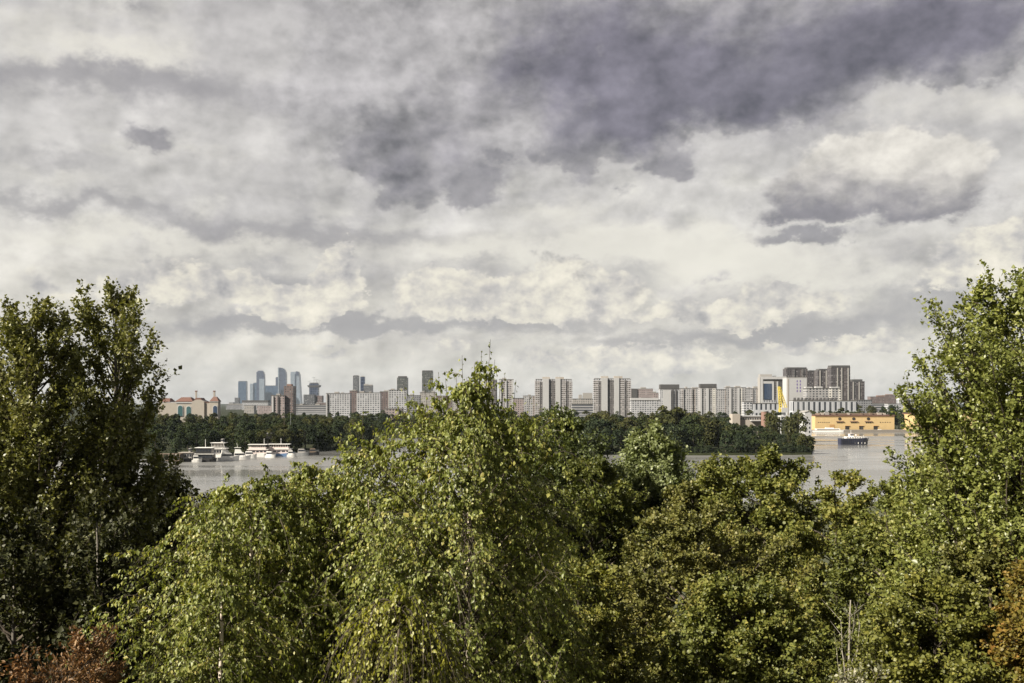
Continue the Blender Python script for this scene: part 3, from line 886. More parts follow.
o, x, h, H, r = warehouse(815.2, 894.4, 415.8, 'long yellow warehouse on the quay with three round windows', [(818.5, 829, 6), (880.5, 890, 5)], (847.2, 861.2, 875.6), (839.8, 853.8, 868.4))
MB().box(x(823), x(887), 6, 22, h + .75, h + 2.0).build('roof_ridge', M['timber'], r)
for a, bq, hh, mm in ((823, 826, 2.6, 'cream'), (827, 831, 2.9, 'grey'), (836, 838, 2.4, 'timber'), (850, 852, 2.4, 'cream'), (863, 865, 2.2, 'timber'), (872, 874.6, 2.5, 'timber'), (880, 884, 2.6, 'cream'), (886, 888, 2.3, 'cream')):
    MB().box(x(a), x(bq), 5, 9, h + .75, h + hh).build('roof_vent', M[mm], r)
MB().box(x(829.5), x(834.5), -.12, .1, 0, H(424.5)).build('loading_bay', M['ochre_trim'], o)
warehouse(915.5, 985.0, 414.0, 'second yellow warehouse mostly hidden by the big poplar', [(918, 940, 9)], (955, 970), (928, 946))
q = MB().box(wx(808, 850), wx(1600, 850), 845.5, 858, -1.2, 1.9).build('quay_wall', M['stone'])
tag(q, 'dark stone quay edge below the yellow warehouses', 'quay')
# a shed with a gable at the end of the spit, the low cream shed behind its trees and a brick silo
o, W, H = site('gabled_shed', 804.8, 811.6, 640, 1.1, 0, 'white gabled shed at the tip of the wooded spit', 'shed')
MB().extrude_y([(-W / 2, 0), (W / 2, 0), (W / 2, H(414.5)), (W * .12, H(411.2)), (-W / 2, H(412.5))], 0, 12).build('wall', M['white'], o)
MB().extrude_y([(-W / 2 - .2, H(412.5) + .03), (W * .12, H(411.2) + .03), (W / 2 + .3, H(414.5) + .03), (W / 2 + .3, H(414.5) + .35), (W * .12, H(411.2) + .4), (-W / 2 - .2, H(412.5) + .35)], -.3, 12.3).build('roof', M['grey'], o)
for i in range(4):
    MB().box(W * .1, W * .3, -.06, .1, 2.0 + i * 2.6, 3.3 + i * 2.6).build('window', M['window_dark'], o)
o, W, H = site('boat_shed', 732.5, 763.0, 700, 1.1, 0, 'low cream shed with white flat roofs showing over the spit trees', 'shed')
MB().box(-W / 2, -W * .25, 0, 10, 0, H(414.0)).build('wing', M['cream'], o)
MB().box(-W * .25, W / 2, 2, 12, 0, H(416.5)).build('wall', M['cream'], o)
MB().box(-W * .26, W / 2 + .3, 1.4, 12.3, H(416.5), H(415.6)).build('roof', M['white'], o)
MB().box(W * .1, W / 2 + .3, -2, 2, H(421), H(420.2)).build('lower_roof', M['white'], o)
for i in range(9):
    MB().box(-W * .22 + i * W * .078, -W * .22 + i * W * .078 + 1.0, 1.9, 2.1, H(419.6), H(418)).build('window', M['window_dark'], o)
o, W, H = site('silo', 762.0, 769.2, 690, 1.1, 0, 'squat brick silo beside the low cream shed', 'silo')
mb = MB()
for i in range(1):
    mb.bar((0, W / 2, 0), (0, W / 2, H(411.6)), W / 2, 18)
mb.build('shaft', M['brick'], o)
MB().bar((0, W / 2, H(411.6)), (0, W / 2, H(411.0)), W / 2 + .2, 18).build('cap', M['grey'], o)

# ================================================================== harbour crane behind the spit
o, W, H = site('harbour_crane', 776.0, 790.0, 720, 1.1, 0, 'yellow harbour crane with folded twin jibs in front of the white blocks', 'crane')
x = lambda px: (px - 783.0) * 720 / F


def lattice(p, q, w0, w1, kk=9):
    mb = MB()
    p, q = np.array(p, float), np.array(q, float)
    cor = []
    for i in range(kk + 1):
        t = i / kk
        c = p + (q - p) * t
        w = (w0 + (w1 - w0) * t) / 2
        cor.append([c + np.array((sx * w, sy * w, 0)) for sx, sy in ((-1, -1), (1, -1), (1, 1), (-1, 1))])
    for e in range(4):
        mb.bar(cor[0][e], cor[-1][e], 0.20, 4)
    for i in range(kk):
        for e in range(4):
            mb.bar(cor[i][e], cor[i + 1][(e + 1) % 4], 0.12, 4)
    return mb


lattice((x(781.6), 2, H(409)), (x(779.4), 2, H(386.6)), 1.7, 0.9).build('jib', M['crane_yellow'], o)
lattice((x(786.6), 2, H(408)), (x(780.4), 2, H(387.0)), 1.5, 0.8).build('luffing_beam', M['crane_yellow'], o)
MB().bar((x(779.4), 2, H(386.6)), (x(782.0), 2, H(387.6)), .3, 5).build('jib_head', M['crane_yellow'], o)
MB().box(x(781.2), x(788.0), -1, 5, H(412.5), H(407.6)).build('machine_house', M['white'], o)
MB().box(x(779.4), x(781.2), -.5, 2.5, H(412), H(408.6)).build('cab', M['crane_yellow'], o)
MB().bar((x(784.5), 2, H(416)), (x(784.5), 2, H(412.5)), 1.4, 10).build('slewing_column', M['white'], o)
MB().box(x(780), x(789), -2, 6, H(417), H(415.4)).build('portal_beam', M['white'], o)
for sx in (780.3, 788.7):
    for yy in (-1.7, 5.7):
        MB().bar((x(sx), yy, 0), (x(sx), yy, H(416.4)), .45, 5, .35).build('leg', M['white'], o)
# a pair of thin masts in the left-hand wood
for px, tp, lb in ((284.2, 413.5, 'thin pole standing in the wood below the pink-brown flats, darker of two'), (290.6, 412.6, 'thin pale pole standing in the wood below the pink-brown flats')):
    o = empty('mast_pole', (wx(px, 520), 520, 1.1), 0, lb, 'mast')
    MB().bar((0, 0, 0), (0, 0, wz(tp, 520) - 1.1), .16, 6, .07).build('pole', M['timber' if px < 287 else 'steel'], o)
    MB().bar((-.5, 0, wz(tp, 520) - 1.5), (.5, 0, wz(tp, 520) - 1.5), .06, 4).build('crossarm', M['steel'], o)

# ================================================================== boats
def hull_mb(L, B, sheer, fb, bow=0.55, stern=0.8, nst=15):
    """Lofted hull along +X (bow at +L/2): L length, B beam, fb freeboard, sheer extra height at the bow."""
    mb = MB()
    rows = []
    for i in range(nst + 1):
        t = i / nst
        xx = -L / 2 + t * L
        if t > bow:
            w = B / 2 * (1 - ((t - bow) / (1 - bow)) ** 2.2) + 0.03
        else:
            w = B / 2 * (stern + (1 - stern) * min(1, t / max(bow * 0.6, .01)))
        top = fb + sheer * max(0, (t - 0.3) / 0.7) ** 2
        rake = 0.06 * L * max(0, (t - 0.85) / 0.15)
        rows.append([(xx - rake, -w * .95, -.5), (xx, -w, top), (xx, w, top), (xx - rake, w * .95, -.5)])
    pts = [p for r_ in rows for p in r_]
    fs = []
    for i in range(nst):
        a, c = 4 * i, 4 * i + 4
        fs += [(a, c, c + 1, a + 1), (a + 1, c + 1, c + 2, a + 2), (a + 2, c + 2, c + 3, a + 3)]
    fs += [(0, 1, 2, 3), (4 * nst + 3, 4 * nst + 2, 4 * nst + 1, 4 * nst)]
    return mb.poly(pts, fs)


def boat(name, px, row, yaw, label, cat='boat', group=None):
    d = ZC * F / (row - HY)
    return empty(name, (wx(px, d), d, 0), R(yaw), label, cat, group), d


# tug crossing the open water
o, d = boat('tugboat', 854.0, 444.6, 3, 'small tugboat with dark navy hull and white wheelhouse crossing the open water', 'tugboat')
s = d / F
hl = hull_mb(30 * s, 5.2, 0.3, 3.7, 0.75, .9).build('hull', M['boat_navy'], o)
for i in range(13):
    xx = -14 * s + i * 2.15 * s
    MB().box(xx, xx + .22, -2.72, -2.55, .3, 3.5).build('fender', M['boat_black'], hl)
for i in range(4):
    xx = -1 * s + i * 3.4 * s
    MB().box(xx, xx + .5 * s, -2.68, -2.5, .5, 1.5).build('freeing_port', M['boat_white'], hl)
MB().box(-9 * s, 7 * s, -1.9, 1.9, 3.6, 4.7).build('deckhouse', M['boat_white'], o)
for i in range(6):
    MB().box((-8 + i * 2.5) * s, (-7 + i * 2.5) * s, -1.96, -1.8, 3.95, 4.4).build('porthole', M['window_dark'], o)
wh = MB().box(-5 * s, -1 * s, -1.3, 1.3, 4.7, 6.3).build('wheelhouse', M['boat_white'], o)
MB().box(-4.8 * s, -1.2 * s, -1.36, 1.36, 5.4, 5.95).build('window', M['window_dark'], wh)
MB().box(-5.3 * s, -.7 * s, -1.5, 1.5, 6.3, 6.45).build('roof', M['boat_pink'], wh)
MB().bar((-3 * s, 0, 6.4), (-3.2 * s, 0, 8.4), .10, 6).build('mast', M['boat_white'], o)
MB().bar((2.5 * s, .6, 4.7), (2.5 * s, .6, 6.0), .45, 10).build('funnel', M['boat_pink'], o)
MB().bar((9.5 * s, 0, 3.8), (9.5 * s, 0, 5.6), .09, 6).build('bow_post', M['boat_white'], o)
rl = MB()
for i in range(9):
    xx = (-13 + i * 3.1) * s
    rl.bar((xx, -2.4, 3.6), (xx, -2.4, 4.6), .05, 4)
rl.bar((-13 * s, -2.4, 4.6), (11.8 * s, -2.4, 4.6), .05, 4)
rl.build('railing', M['boat_white'], o)

# long white barge moored before the warehouse, and lesser craft along the quay
o, d = boat('barge', 829.5, 432.2, 0, 'long low white boat moored in front of the yellow warehouse', 'boat')
s = d / F
hull_mb(36 * s, 5, .6, 1.5, .8, .9).build('hull', M['boat_white'], o)
cb = MB().box(-14 * s, 10 * s, -1.8, 1.8, 1.4, 3.0).build('cabin', M['boat_white'], o)
MB().box(-13 * s, 9 * s, -1.86, 1.86, 1.9, 2.4).build('window', M['window_dark'], cb)
MB().box(-4 * s, 4 * s, -1.5, 1.5, 3.0, 3.8).build('wheelhouse', M['boat_white'], o)
MB().bar((9 * s, 0, 2.5), (9 * s, 0, 5.2), .1, 5).build('mast', M['steel'], o)
for px, L, hm, cm, lb in ((862, 9, 'boat_black', 'timber', 'small dark boat moored under the warehouse doors'), (880, 8, 'boat_black', 'boat_white', 'small dark boat with pale cabin moored at the warehouse end'),
                          (897, 10, 'boat_white', 'steel', 'small pale motorboat moored just past the warehouse corner'), (911, 9, 'boat_black', 'steel', 'dark workboat with a mast moored by the second warehouse')):
    o, d = boat('motorboat', px, 432.0, 0, lb, 'boat')
    s = d / F
    hull_mb(L * s, 2.6, .5, .9).build('hull', M[hm], o)
    cb = MB().box(-L * .25 * s, L * .15 * s, -.9, .9, .8, 2.2).build('cabin', M[cm], o)
    MB().box(-L * .24 * s, L * .14 * s, -.93, .93, 1.4, 1.9).build('window', M['window_dark'], cb)
    MB().bar((0, 0, 2.2), (0, 0, 4.8), .08, 5).build('mast', M['steel'], o)


def yacht(px, row, L, yaw, label, hullm='boat_white', top='boat_white', deck2=True, fb=1.2):
    o, d = boat('motor_yacht', px, row, yaw, label, 'yacht')
    s = d / F
    L = L * s
    B = min(4.2, L * .28)
    hull_mb(L, B, .9, fb, .45, .9).build('hull', M[hullm], o)
    c = MB().frustum((-L * .38, L * .24, -B * .40, B * .40), (-L * .36, L * .10, -B * .36, B * .36), fb, fb + 1.9).build('cabin', M[top], o)
    MB().frustum((-L * .34, L * .19, -B * .405, B * .405), (-L * .34, L * .135, -B * .392, B * .392), fb + .75, fb + 1.45).build('window', M['window_dark'], c)
    if deck2:
        f = MB().frustum((-L * .34, L * .04, -B * .32, B * .32), (-L * .33, -L * .06, -B * .29, B * .29), fb + 1.9, fb + 3.2).build('flybridge', M[top], o)
        MB().box(-L * .36, -L * .02, -B * .36, B * .36, fb + 3.9, fb + 4.05).build('hardtop', M[top], f)
        for xx in (-L * .32, -L * .08):
            MB().bar((xx, -B * .28, fb + 3.1), (xx, -B * .28, fb + 3.95), .06, 4).build('post', M['steel'], f)
        MB().bar((-L * .2, 0, fb + 4), (-L * .24, 0, fb + 6), .07, 5).build('mast', M[top], o)
    rl = MB()
    for i in range(7):
        xx = L * (.12 + i * .055)
        rl.bar((xx, -B * .40 * (1 - i * .1), fb + .3), (xx, -B * .40 * (1 - i * .1), fb + 1.3), .04, 4)
    rl.build('railing', M['steel'], o)
    return o


def deck_boat(px, row, L, yaw, label, decks, hullm, wallm, roofm, name='passenger_boat', cat='passenger boat', masts=(), fb=1.2, posts=True, B=5.5, dh=2.7, wheel=True):
    o, d = boat(name, px, row, yaw, label, cat)
    s = d / F
    L = L * s
    hull_mb(L, B, .8, fb, .7, .9).build('hull', M[hullm], o)
    zz = fb
    for kdk in range(decks):
        a, c = -L * (.46 - .03 * kdk), L * (.36 - .06 * kdk)
        w = B * (.44 - .02 * kdk)
        open_deck = posts and kdk == decks - 1
        if open_deck:
            MB().box(a, c, -w, w, zz, zz + .9).build('bulwark', M[wallm], o)
            for i in range(9):
                xx = a + (c - a) * (i + .2) / 8.6
                MB().bar((xx, -w + .1, zz + .9), (xx, -w + .1, zz + dh - .2), .07, 4).build('post', M[roofm], o)
            MB().box(a + L * .1, c - L * .12, -w * .5, w * .5, zz + .02, zz + dh - .25).build('saloon', M['timber'], o)
        else:
            wl = MB().box(a, c, -w, w, zz, zz + dh - .2).build('deckhouse', M[wallm], o)
            nwin = max(5, int(L / 2.4))
            for i in range(nwin):
                xx = a + (c - a) * (i + .15) / nwin
                MB().box(xx, xx + (c - a) / nwin * .7, -w - .05, -w + .1, zz + .9, zz + dh - .8).build('window', M['window_dark'], wl)
        MB().box(a - .4, c + .6, -w - .35, w + .35, zz + dh - .2, zz + dh).build('deck_roof', M[roofm], o)
        zz += dh
    if wheel:
        wl = MB().box(L * .10, L * .22, -1.3, 1.3, zz, zz + 1.7).build('wheelhouse', M[wallm], o)
        MB().box(L * .105, L * .225, -1.34, 1.34, zz + .7, zz + 1.35).build('window', M['window_dark'], wl)
    for t, hh in masts:
        MB().bar((t * L, 0, zz), (t * L, 0, zz + hh), .09, 5).build('mast', M['boat_white'], o)
    return o


deck_boat(281.0, 456.2, 27, 3, 'white two-deck passenger boat with pink bulwark and blue stripe, end of the moored row', 2, 'boat_blue', 'boat_pink', 'boat_white', masts=((.0, 2.6),), B=4.8, dh=2.25, wheel=False)
deck_boat(259.5, 456.6, 23, 3, 'white two-deck pleasure boat with pale awning beside the pink-sided boat', 2, 'boat_white', 'boat_pink', 'boat_white', masts=((.2, 2.6),), B=4.8, dh=2.25, wheel=False)
yacht(241.5, 459.4, 19, 8, 'white motor yacht moored next to the pleasure boats', deck2=True)
yacht(229.0, 460.8, 21, 24, 'white sharp-bowed motor yacht lying at an angle, second from the glass boat', deck2=True, fb=1.4)
deck_boat(220.0, 457.0, 17, 0, 'grey-white cabin boat moored behind the sharp-bowed yacht', 2, 'boat_white', 'grey', 'boat_white', posts=True, name='houseboat', cat='houseboat')
deck_boat(206.5, 461.6, 21, 0, 'dark glazed two-deck houseboat with white roof edges', 2, 'boat_black', 'boat_black', 'boat_white', posts=False, masts=((-.05, 3.4),), name='houseboat', cat='houseboat', fb=.8, wheel=False, dh=2.6)
deck_boat(188.0, 461.4, 15, 0, 'small weathered grey houseboat between the jetty and the glazed houseboat', 1, 'boat_black', 'grey', 'cream', posts=False, name='houseboat', cat='houseboat', fb=1.2)
yacht(250.5, 458.2, 13, 4, 'small white cabin cruiser squeezed between a yacht and the pleasure boat with pale awning', deck2=False)
yacht(270.5, 457.6, 11, -6, 'short white motorboat lying across the gap between the two pleasure boats', deck2=False, fb=.9)
yacht(197.0, 462.2, 10, 10, 'little pale launch beside the glazed houseboat', deck2=False, fb=.9)
yacht(176.5, 461.6, 11, -8, 'pale cabin cruiser tied to the timber jetty', deck2=False, top='grey')
yacht(291.5, 456.6, 9, 5, 'little white launch at the stern of the pink-sided boat', deck2=False, fb=.9)
yacht(303.0, 455.4, 13, -4, 'small grey cabin cruiser moored past the passenger boats', hullm='steel', top='grey', deck2=False)
yacht(314.0, 455.0, 11, 5, 'small dark open cruiser last in the moored row', hullm='boat_black', top='timber', deck2=False)
o, d = boat('jetty', 170.0, 462.0, 0, 'dark timber jetty with posts under the big poplar boughs', 'jetty')
MB().box(-7, 5, -2, 2, .5, .9).build('deck', M['timber'], o)
for i in range(6):
    for yy in (-1.8, 1.8):
        MB().bar((-6.8 + i * 2.3, yy, -1), (-6.8 + i * 2.3, yy, 3.4), .15, 6).build('post', M['timber'], o)
MB().box(-7, 5, -1.9, 1.9, 3.3, 3.5).build('canopy', M['timber'], o)
# white roof of a kiosk among the trees
o, W, H = site('kiosk', 263, 272, 500, 1.1, 0, 'small white-roofed kiosk among the trees above the pleasure boats', 'kiosk')
MB().box(-W / 2 + .3, W / 2 - .3, 0, 3, 0, H(434)).build('wall', M['grey'], o)
MB().box(-W / 2, W / 2, -.4, 3.4, H(434), H(432.8)).build('roof', M['white'], o)

# ================================================================== air
hz = MB().box(-9000, 9000, -400, 12400, -2.4, 420).build('haze', bpy.data.materials.new('air'))
tag(hz, kind='stuff')
m = hz.data.materials[0]
m.use_nodes = True
m.node_tree.nodes.clear()
nt = NT(m.node_tree)
oo = nt.node('ShaderNodeOutputMaterial')
pv = nt.node('ShaderNodeVolumePrincipled')
pv.inputs['Color'].default_value = (0.72, 0.84, 1.0, 1)
pv.inputs['Density'].default_value = 2.2e-5
m.node_tree.links.new(pv.outputs[0], oo.inputs['Volume'])
# ================================================================== trees
def norm(a):
    return a / np.maximum(np.linalg.norm(a, axis=-1, keepdims=True), 1e-9)


def tubes(P, Rr, k):
    """Vertices and quads of M tubes along polylines P (M, K, 3) with radii Rr (M, K)."""
    M_, K, _ = P.shape
    T = np.gradient(P, axis=1)
    T = norm(T)
    ref = np.where(np.abs(T[:, :1, 2:3]) > 0.8, np.array((1.0, 0, 0)), np.array((0, 0, 1.0)))
    ref = np.broadcast_to(ref, T.shape)
    U = norm(np.cross(T, ref))
    V = np.cross(T, U)
    a = np.arange(k) * 2 * np.pi / k
    ring = P[:, :, None, :] + Rr[:, :, None, None] * (np.cos(a)[None, None, :, None] * U[:, :, None, :] + np.sin(a)[None, None, :, None] * V[:, :, None, :])
    verts = ring.reshape(-1, 3)
    idx = np.arange(M_ * K * k).reshape(M_, K, k)
    nx = np.roll(idx, -1, axis=2)
    q = np.stack([idx[:, :-1], nx[:, :-1], nx[:, 1:], idx[:, 1:]], axis=-1).reshape(-1, 4)
    return verts, q


def mesh_np(name, verts, faces, mat, attrs=None, smooth=False):
    me = bpy.data.meshes.new(name)
    n_, k = faces.shape
    me.vertices.add(len(verts))
    me.vertices.foreach_set('co', verts.astype(np.float32).ravel())
    me.loops.add(n_ * k)
    me.loops.foreach_set('vertex_index', faces.astype(np.int32).ravel())
    me.polygons.add(n_)
    me.polygons.foreach_set('loop_start', np.arange(0, n_ * k, k, dtype=np.int32))
    if smooth:
        me.polygons.foreach_set('use_smooth', np.ones(n_, dtype=bool))
    for nm, val in (attrs or {}).items():
        at = me.attributes.new(nm, 'FLOAT', 'POINT')
        at.data.foreach_set('value', val.astype(np.float32))
    me.update(calc_edges=True)
    me.materials.append(mat)
    return me


def leaf_mat(name, cols, rough=0.42, trans=0.35, glow=(1.25, 1.25, 0.55), spec=0.5):
    """Leaves: each leaf and twig has its own tint; light also comes through the blade."""
    m = bpy.data.materials.new(name)
    m.use_nodes = True
    t = m.node_tree
    t.nodes.clear()
    nt = NT(t)
    o = nt.node('ShaderNodeOutputMaterial')
    at = nt.node('ShaderNodeAttribute', attribute_name='tint')
    k = len(cols)
    c = nt.ramp(at.outputs['Fac'], [(i / (k - 1), cc) for i, cc in enumerate(cols)])
    b = nt.node('ShaderNodeBsdfPrincipled')
    nt.put(b.inputs['Base Color'], c)
    b.inputs['Roughness'].default_value = rough
    b.inputs['Specular IOR Level'].default_value = spec
    tr = nt.node('ShaderNodeBsdfTranslucent')
    nt.put(tr.inputs['Color'], nt.mulc(c, (*glow, 1.0)))
    mx = nt.node('ShaderNodeMixShader')
    mx.inputs[0].default_value = trans
    t.links.new(b.outputs[0], mx.inputs[1])
    t.links.new(tr.outputs[0], mx.inputs[2])
    t.links.new(mx.outputs[0], o.inputs['Surface'])
    return m


def bark_mat(name, c0, c1, scale=(6, 6, 1.2), thr=(0.42, 0.6), twiggy=None):
    m, nt, b = new_mat(name)
    tcn = nt.node('ShaderNodeTexCoord')
    mp = nt.vm('MULTIPLY', tcn.outputs['Object'], scale)
    v = nt.noise(mp, 1.0, 5.0, 0.65)
    c = nt.mix(nt.smooth(thr[0], thr[1], v), c0, c1)
    if twiggy:                                # young wood near the top is brown
        c = nt.mix(nt.smooth(twiggy[0], twiggy[1], nt.xyz(tcn.outputs['Object'])[2]), c, (0.09, 0.065, 0.045))
    nt.put(b.inputs['Base Color'], c)
    b.inputs['Roughness'].default_value = 0.9
    bp = nt.node('ShaderNodeBump')
    bp.inputs['Strength'].default_value = 0.6
    bp.inputs['Distance'].default_value = 0.03
    nt.put(bp.inputs['Height'], v)
    nt.put(b.inputs['Normal'], bp.outputs[0])
    return m


BK = {
    'birch': bark_mat('birch_bark', (0.08, 0.06, 0.05), (0.74, 0.64, 0.55), (3, 3, 9), (0.36, 0.52), (14.2, 15.6)),
    'grey': bark_mat('grey_bark', (0.10, 0.09, 0.075), (0.24, 0.22, 0.19)),
    'brown': bark_mat('brown_bark', (0.035, 0.028, 0.02), (0.10, 0.08, 0.06)),
    'dead': bark_mat('bleached_wood', (0.20, 0.18, 0.15), (0.40, 0.37, 0.32)),
}
LM = {
    'birch': leaf_mat('birch_leaves', [(0.093, 0.113, 0.025), (0.162, 0.191, 0.047), (0.255, 0.274, 0.076), (0.370, 0.331, 0.106)], 0.44, 0.32, spec=0.38),
    'willow': leaf_mat('weeping_leaves', [(0.171, 0.189, 0.035), (0.257, 0.265, 0.051), (0.360, 0.342, 0.077)], 0.42, 0.4),
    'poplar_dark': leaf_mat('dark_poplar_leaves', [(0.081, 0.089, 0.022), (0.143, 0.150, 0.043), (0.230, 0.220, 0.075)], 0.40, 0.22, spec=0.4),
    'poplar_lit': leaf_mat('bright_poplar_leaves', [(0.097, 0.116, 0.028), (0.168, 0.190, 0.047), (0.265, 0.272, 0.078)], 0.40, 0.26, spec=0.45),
    'poplar_pale': leaf_mat('pale_poplar_leaves', [(0.062, 0.080, 0.026), (0.115, 0.142, 0.048), (0.20, 0.23, 0.10)], 0.42, 0.3),
    'maple': leaf_mat('maple_leaves', [(0.056, 0.069, 0.015), (0.106, 0.120, 0.026), (0.171, 0.179, 0.041), (0.247, 0.218, 0.054)], 0.50, 0.22, spec=0.35),
    'maple_green': leaf_mat('green_maple_leaves', [(0.074, 0.083, 0.017), (0.142, 0.147, 0.029), (0.227, 0.209, 0.046)], 0.50, 0.22, spec=0.35),
    'maple_brown': leaf_mat('turning_maple_leaves', [(0.063, 0.067, 0.017), (0.119, 0.122, 0.032), (0.178, 0.174, 0.049), (0.237, 0.201, 0.067)], 0.50, 0.22, spec=0.35),
    'dark': leaf_mat('shade_toned_leaves', [(0.024, 0.028, 0.008), (0.042, 0.047, 0.014), (0.071, 0.071, 0.024)], 0.55, 0.18, spec=0.3),  # shade under and between the crowns put into a darker leaf colour
    'rust': leaf_mat('rusty_leaves', [(0.106, 0.059, 0.027), (0.189, 0.106, 0.043), (0.288, 0.175, 0.075)], 0.5, 0.22, (1.2, 0.9, 0.6), 0.3),
    'amber': leaf_mat('amber_leaves', [(0.106, 0.100, 0.021), (0.189, 0.142, 0.029), (0.283, 0.153, 0.041)], 0.5, 0.28, (1.2, 1.0, 0.5), 0.3),
    'pale': leaf_mat('whitish_leaves', [(0.189, 0.201, 0.118), (0.307, 0.307, 0.212), (0.472, 0.448, 0.354)], 0.45, 0.3),
}

LEAF_SHAPE = {
    # half-outline rows: (position along the leaf, half width)
    'birch': (0.42, 0.36), 'poplar': (0.38, 0.44), 'maple': (0.50, 0.56), 'willow': (0.45, 0.17), 'rowan': (0.45, 0.22)}


def leaves_mesh(name, base, axis, nrm, size, tint, mat, shape, fold=0.16):
    pos, hw = LEAF_SHAPE[shape]
    N = len(base)
    axis = norm(axis)
    side = norm(np.cross(nrm, axis))
    up = np.cross(axis, side)
    s = size[:, None]
    if shape == 'maple':
        # six-sided spread blade with a shallow dish
        p0 = base
        p1 = base + axis * s * 0.22 + side * s * 0.50 + up * s * fold * 0.6
        p2 = base + axis * s * 0.72 + side * s * 0.42 + up * s * fold
        p3 = base + axis * s
        p4 = base + axis * s * 0.72 - side * s * 0.42 + up * s * fold
        p5 = base + axis * s * 0.22 - side * s * 0.50 + up * s * fold * 0.6
        v = np.stack([p0, p1, p2, p3, p4, p5], axis=1).reshape(-1, 3)
        i = (np.arange(N) * 6)[:, None]
        f = np.concatenate([i + np.array((0, 1, 2, 3)), i + np.array((0, 3, 4, 5))], axis=0)
        return mesh_np(name, v, f, mat, {'tint': np.repeat(tint, 6)})
    p0 = base
    p1 = base + axis * s * pos + side * s * hw + up * s * fold
    p2 = base + axis * s
    p3 = base + axis * s * pos - side * s * hw + up * s * fold
    v = np.stack([p0, p1, p2, p3], axis=1).reshape(-1, 3)
    i = (np.arange(N) * 4)[:, None]
    f = np.concatenate([i + np.array((0, 1, 2)), i + np.array((0, 2, 3))], axis=0)
    return mesh_np(name, v, f, mat, {'tint': np.repeat(tint, 4)})


def prof_eval(prof, t):
    return np.interp(t, [p[0] for p in prof], [p[1] for p in prof])


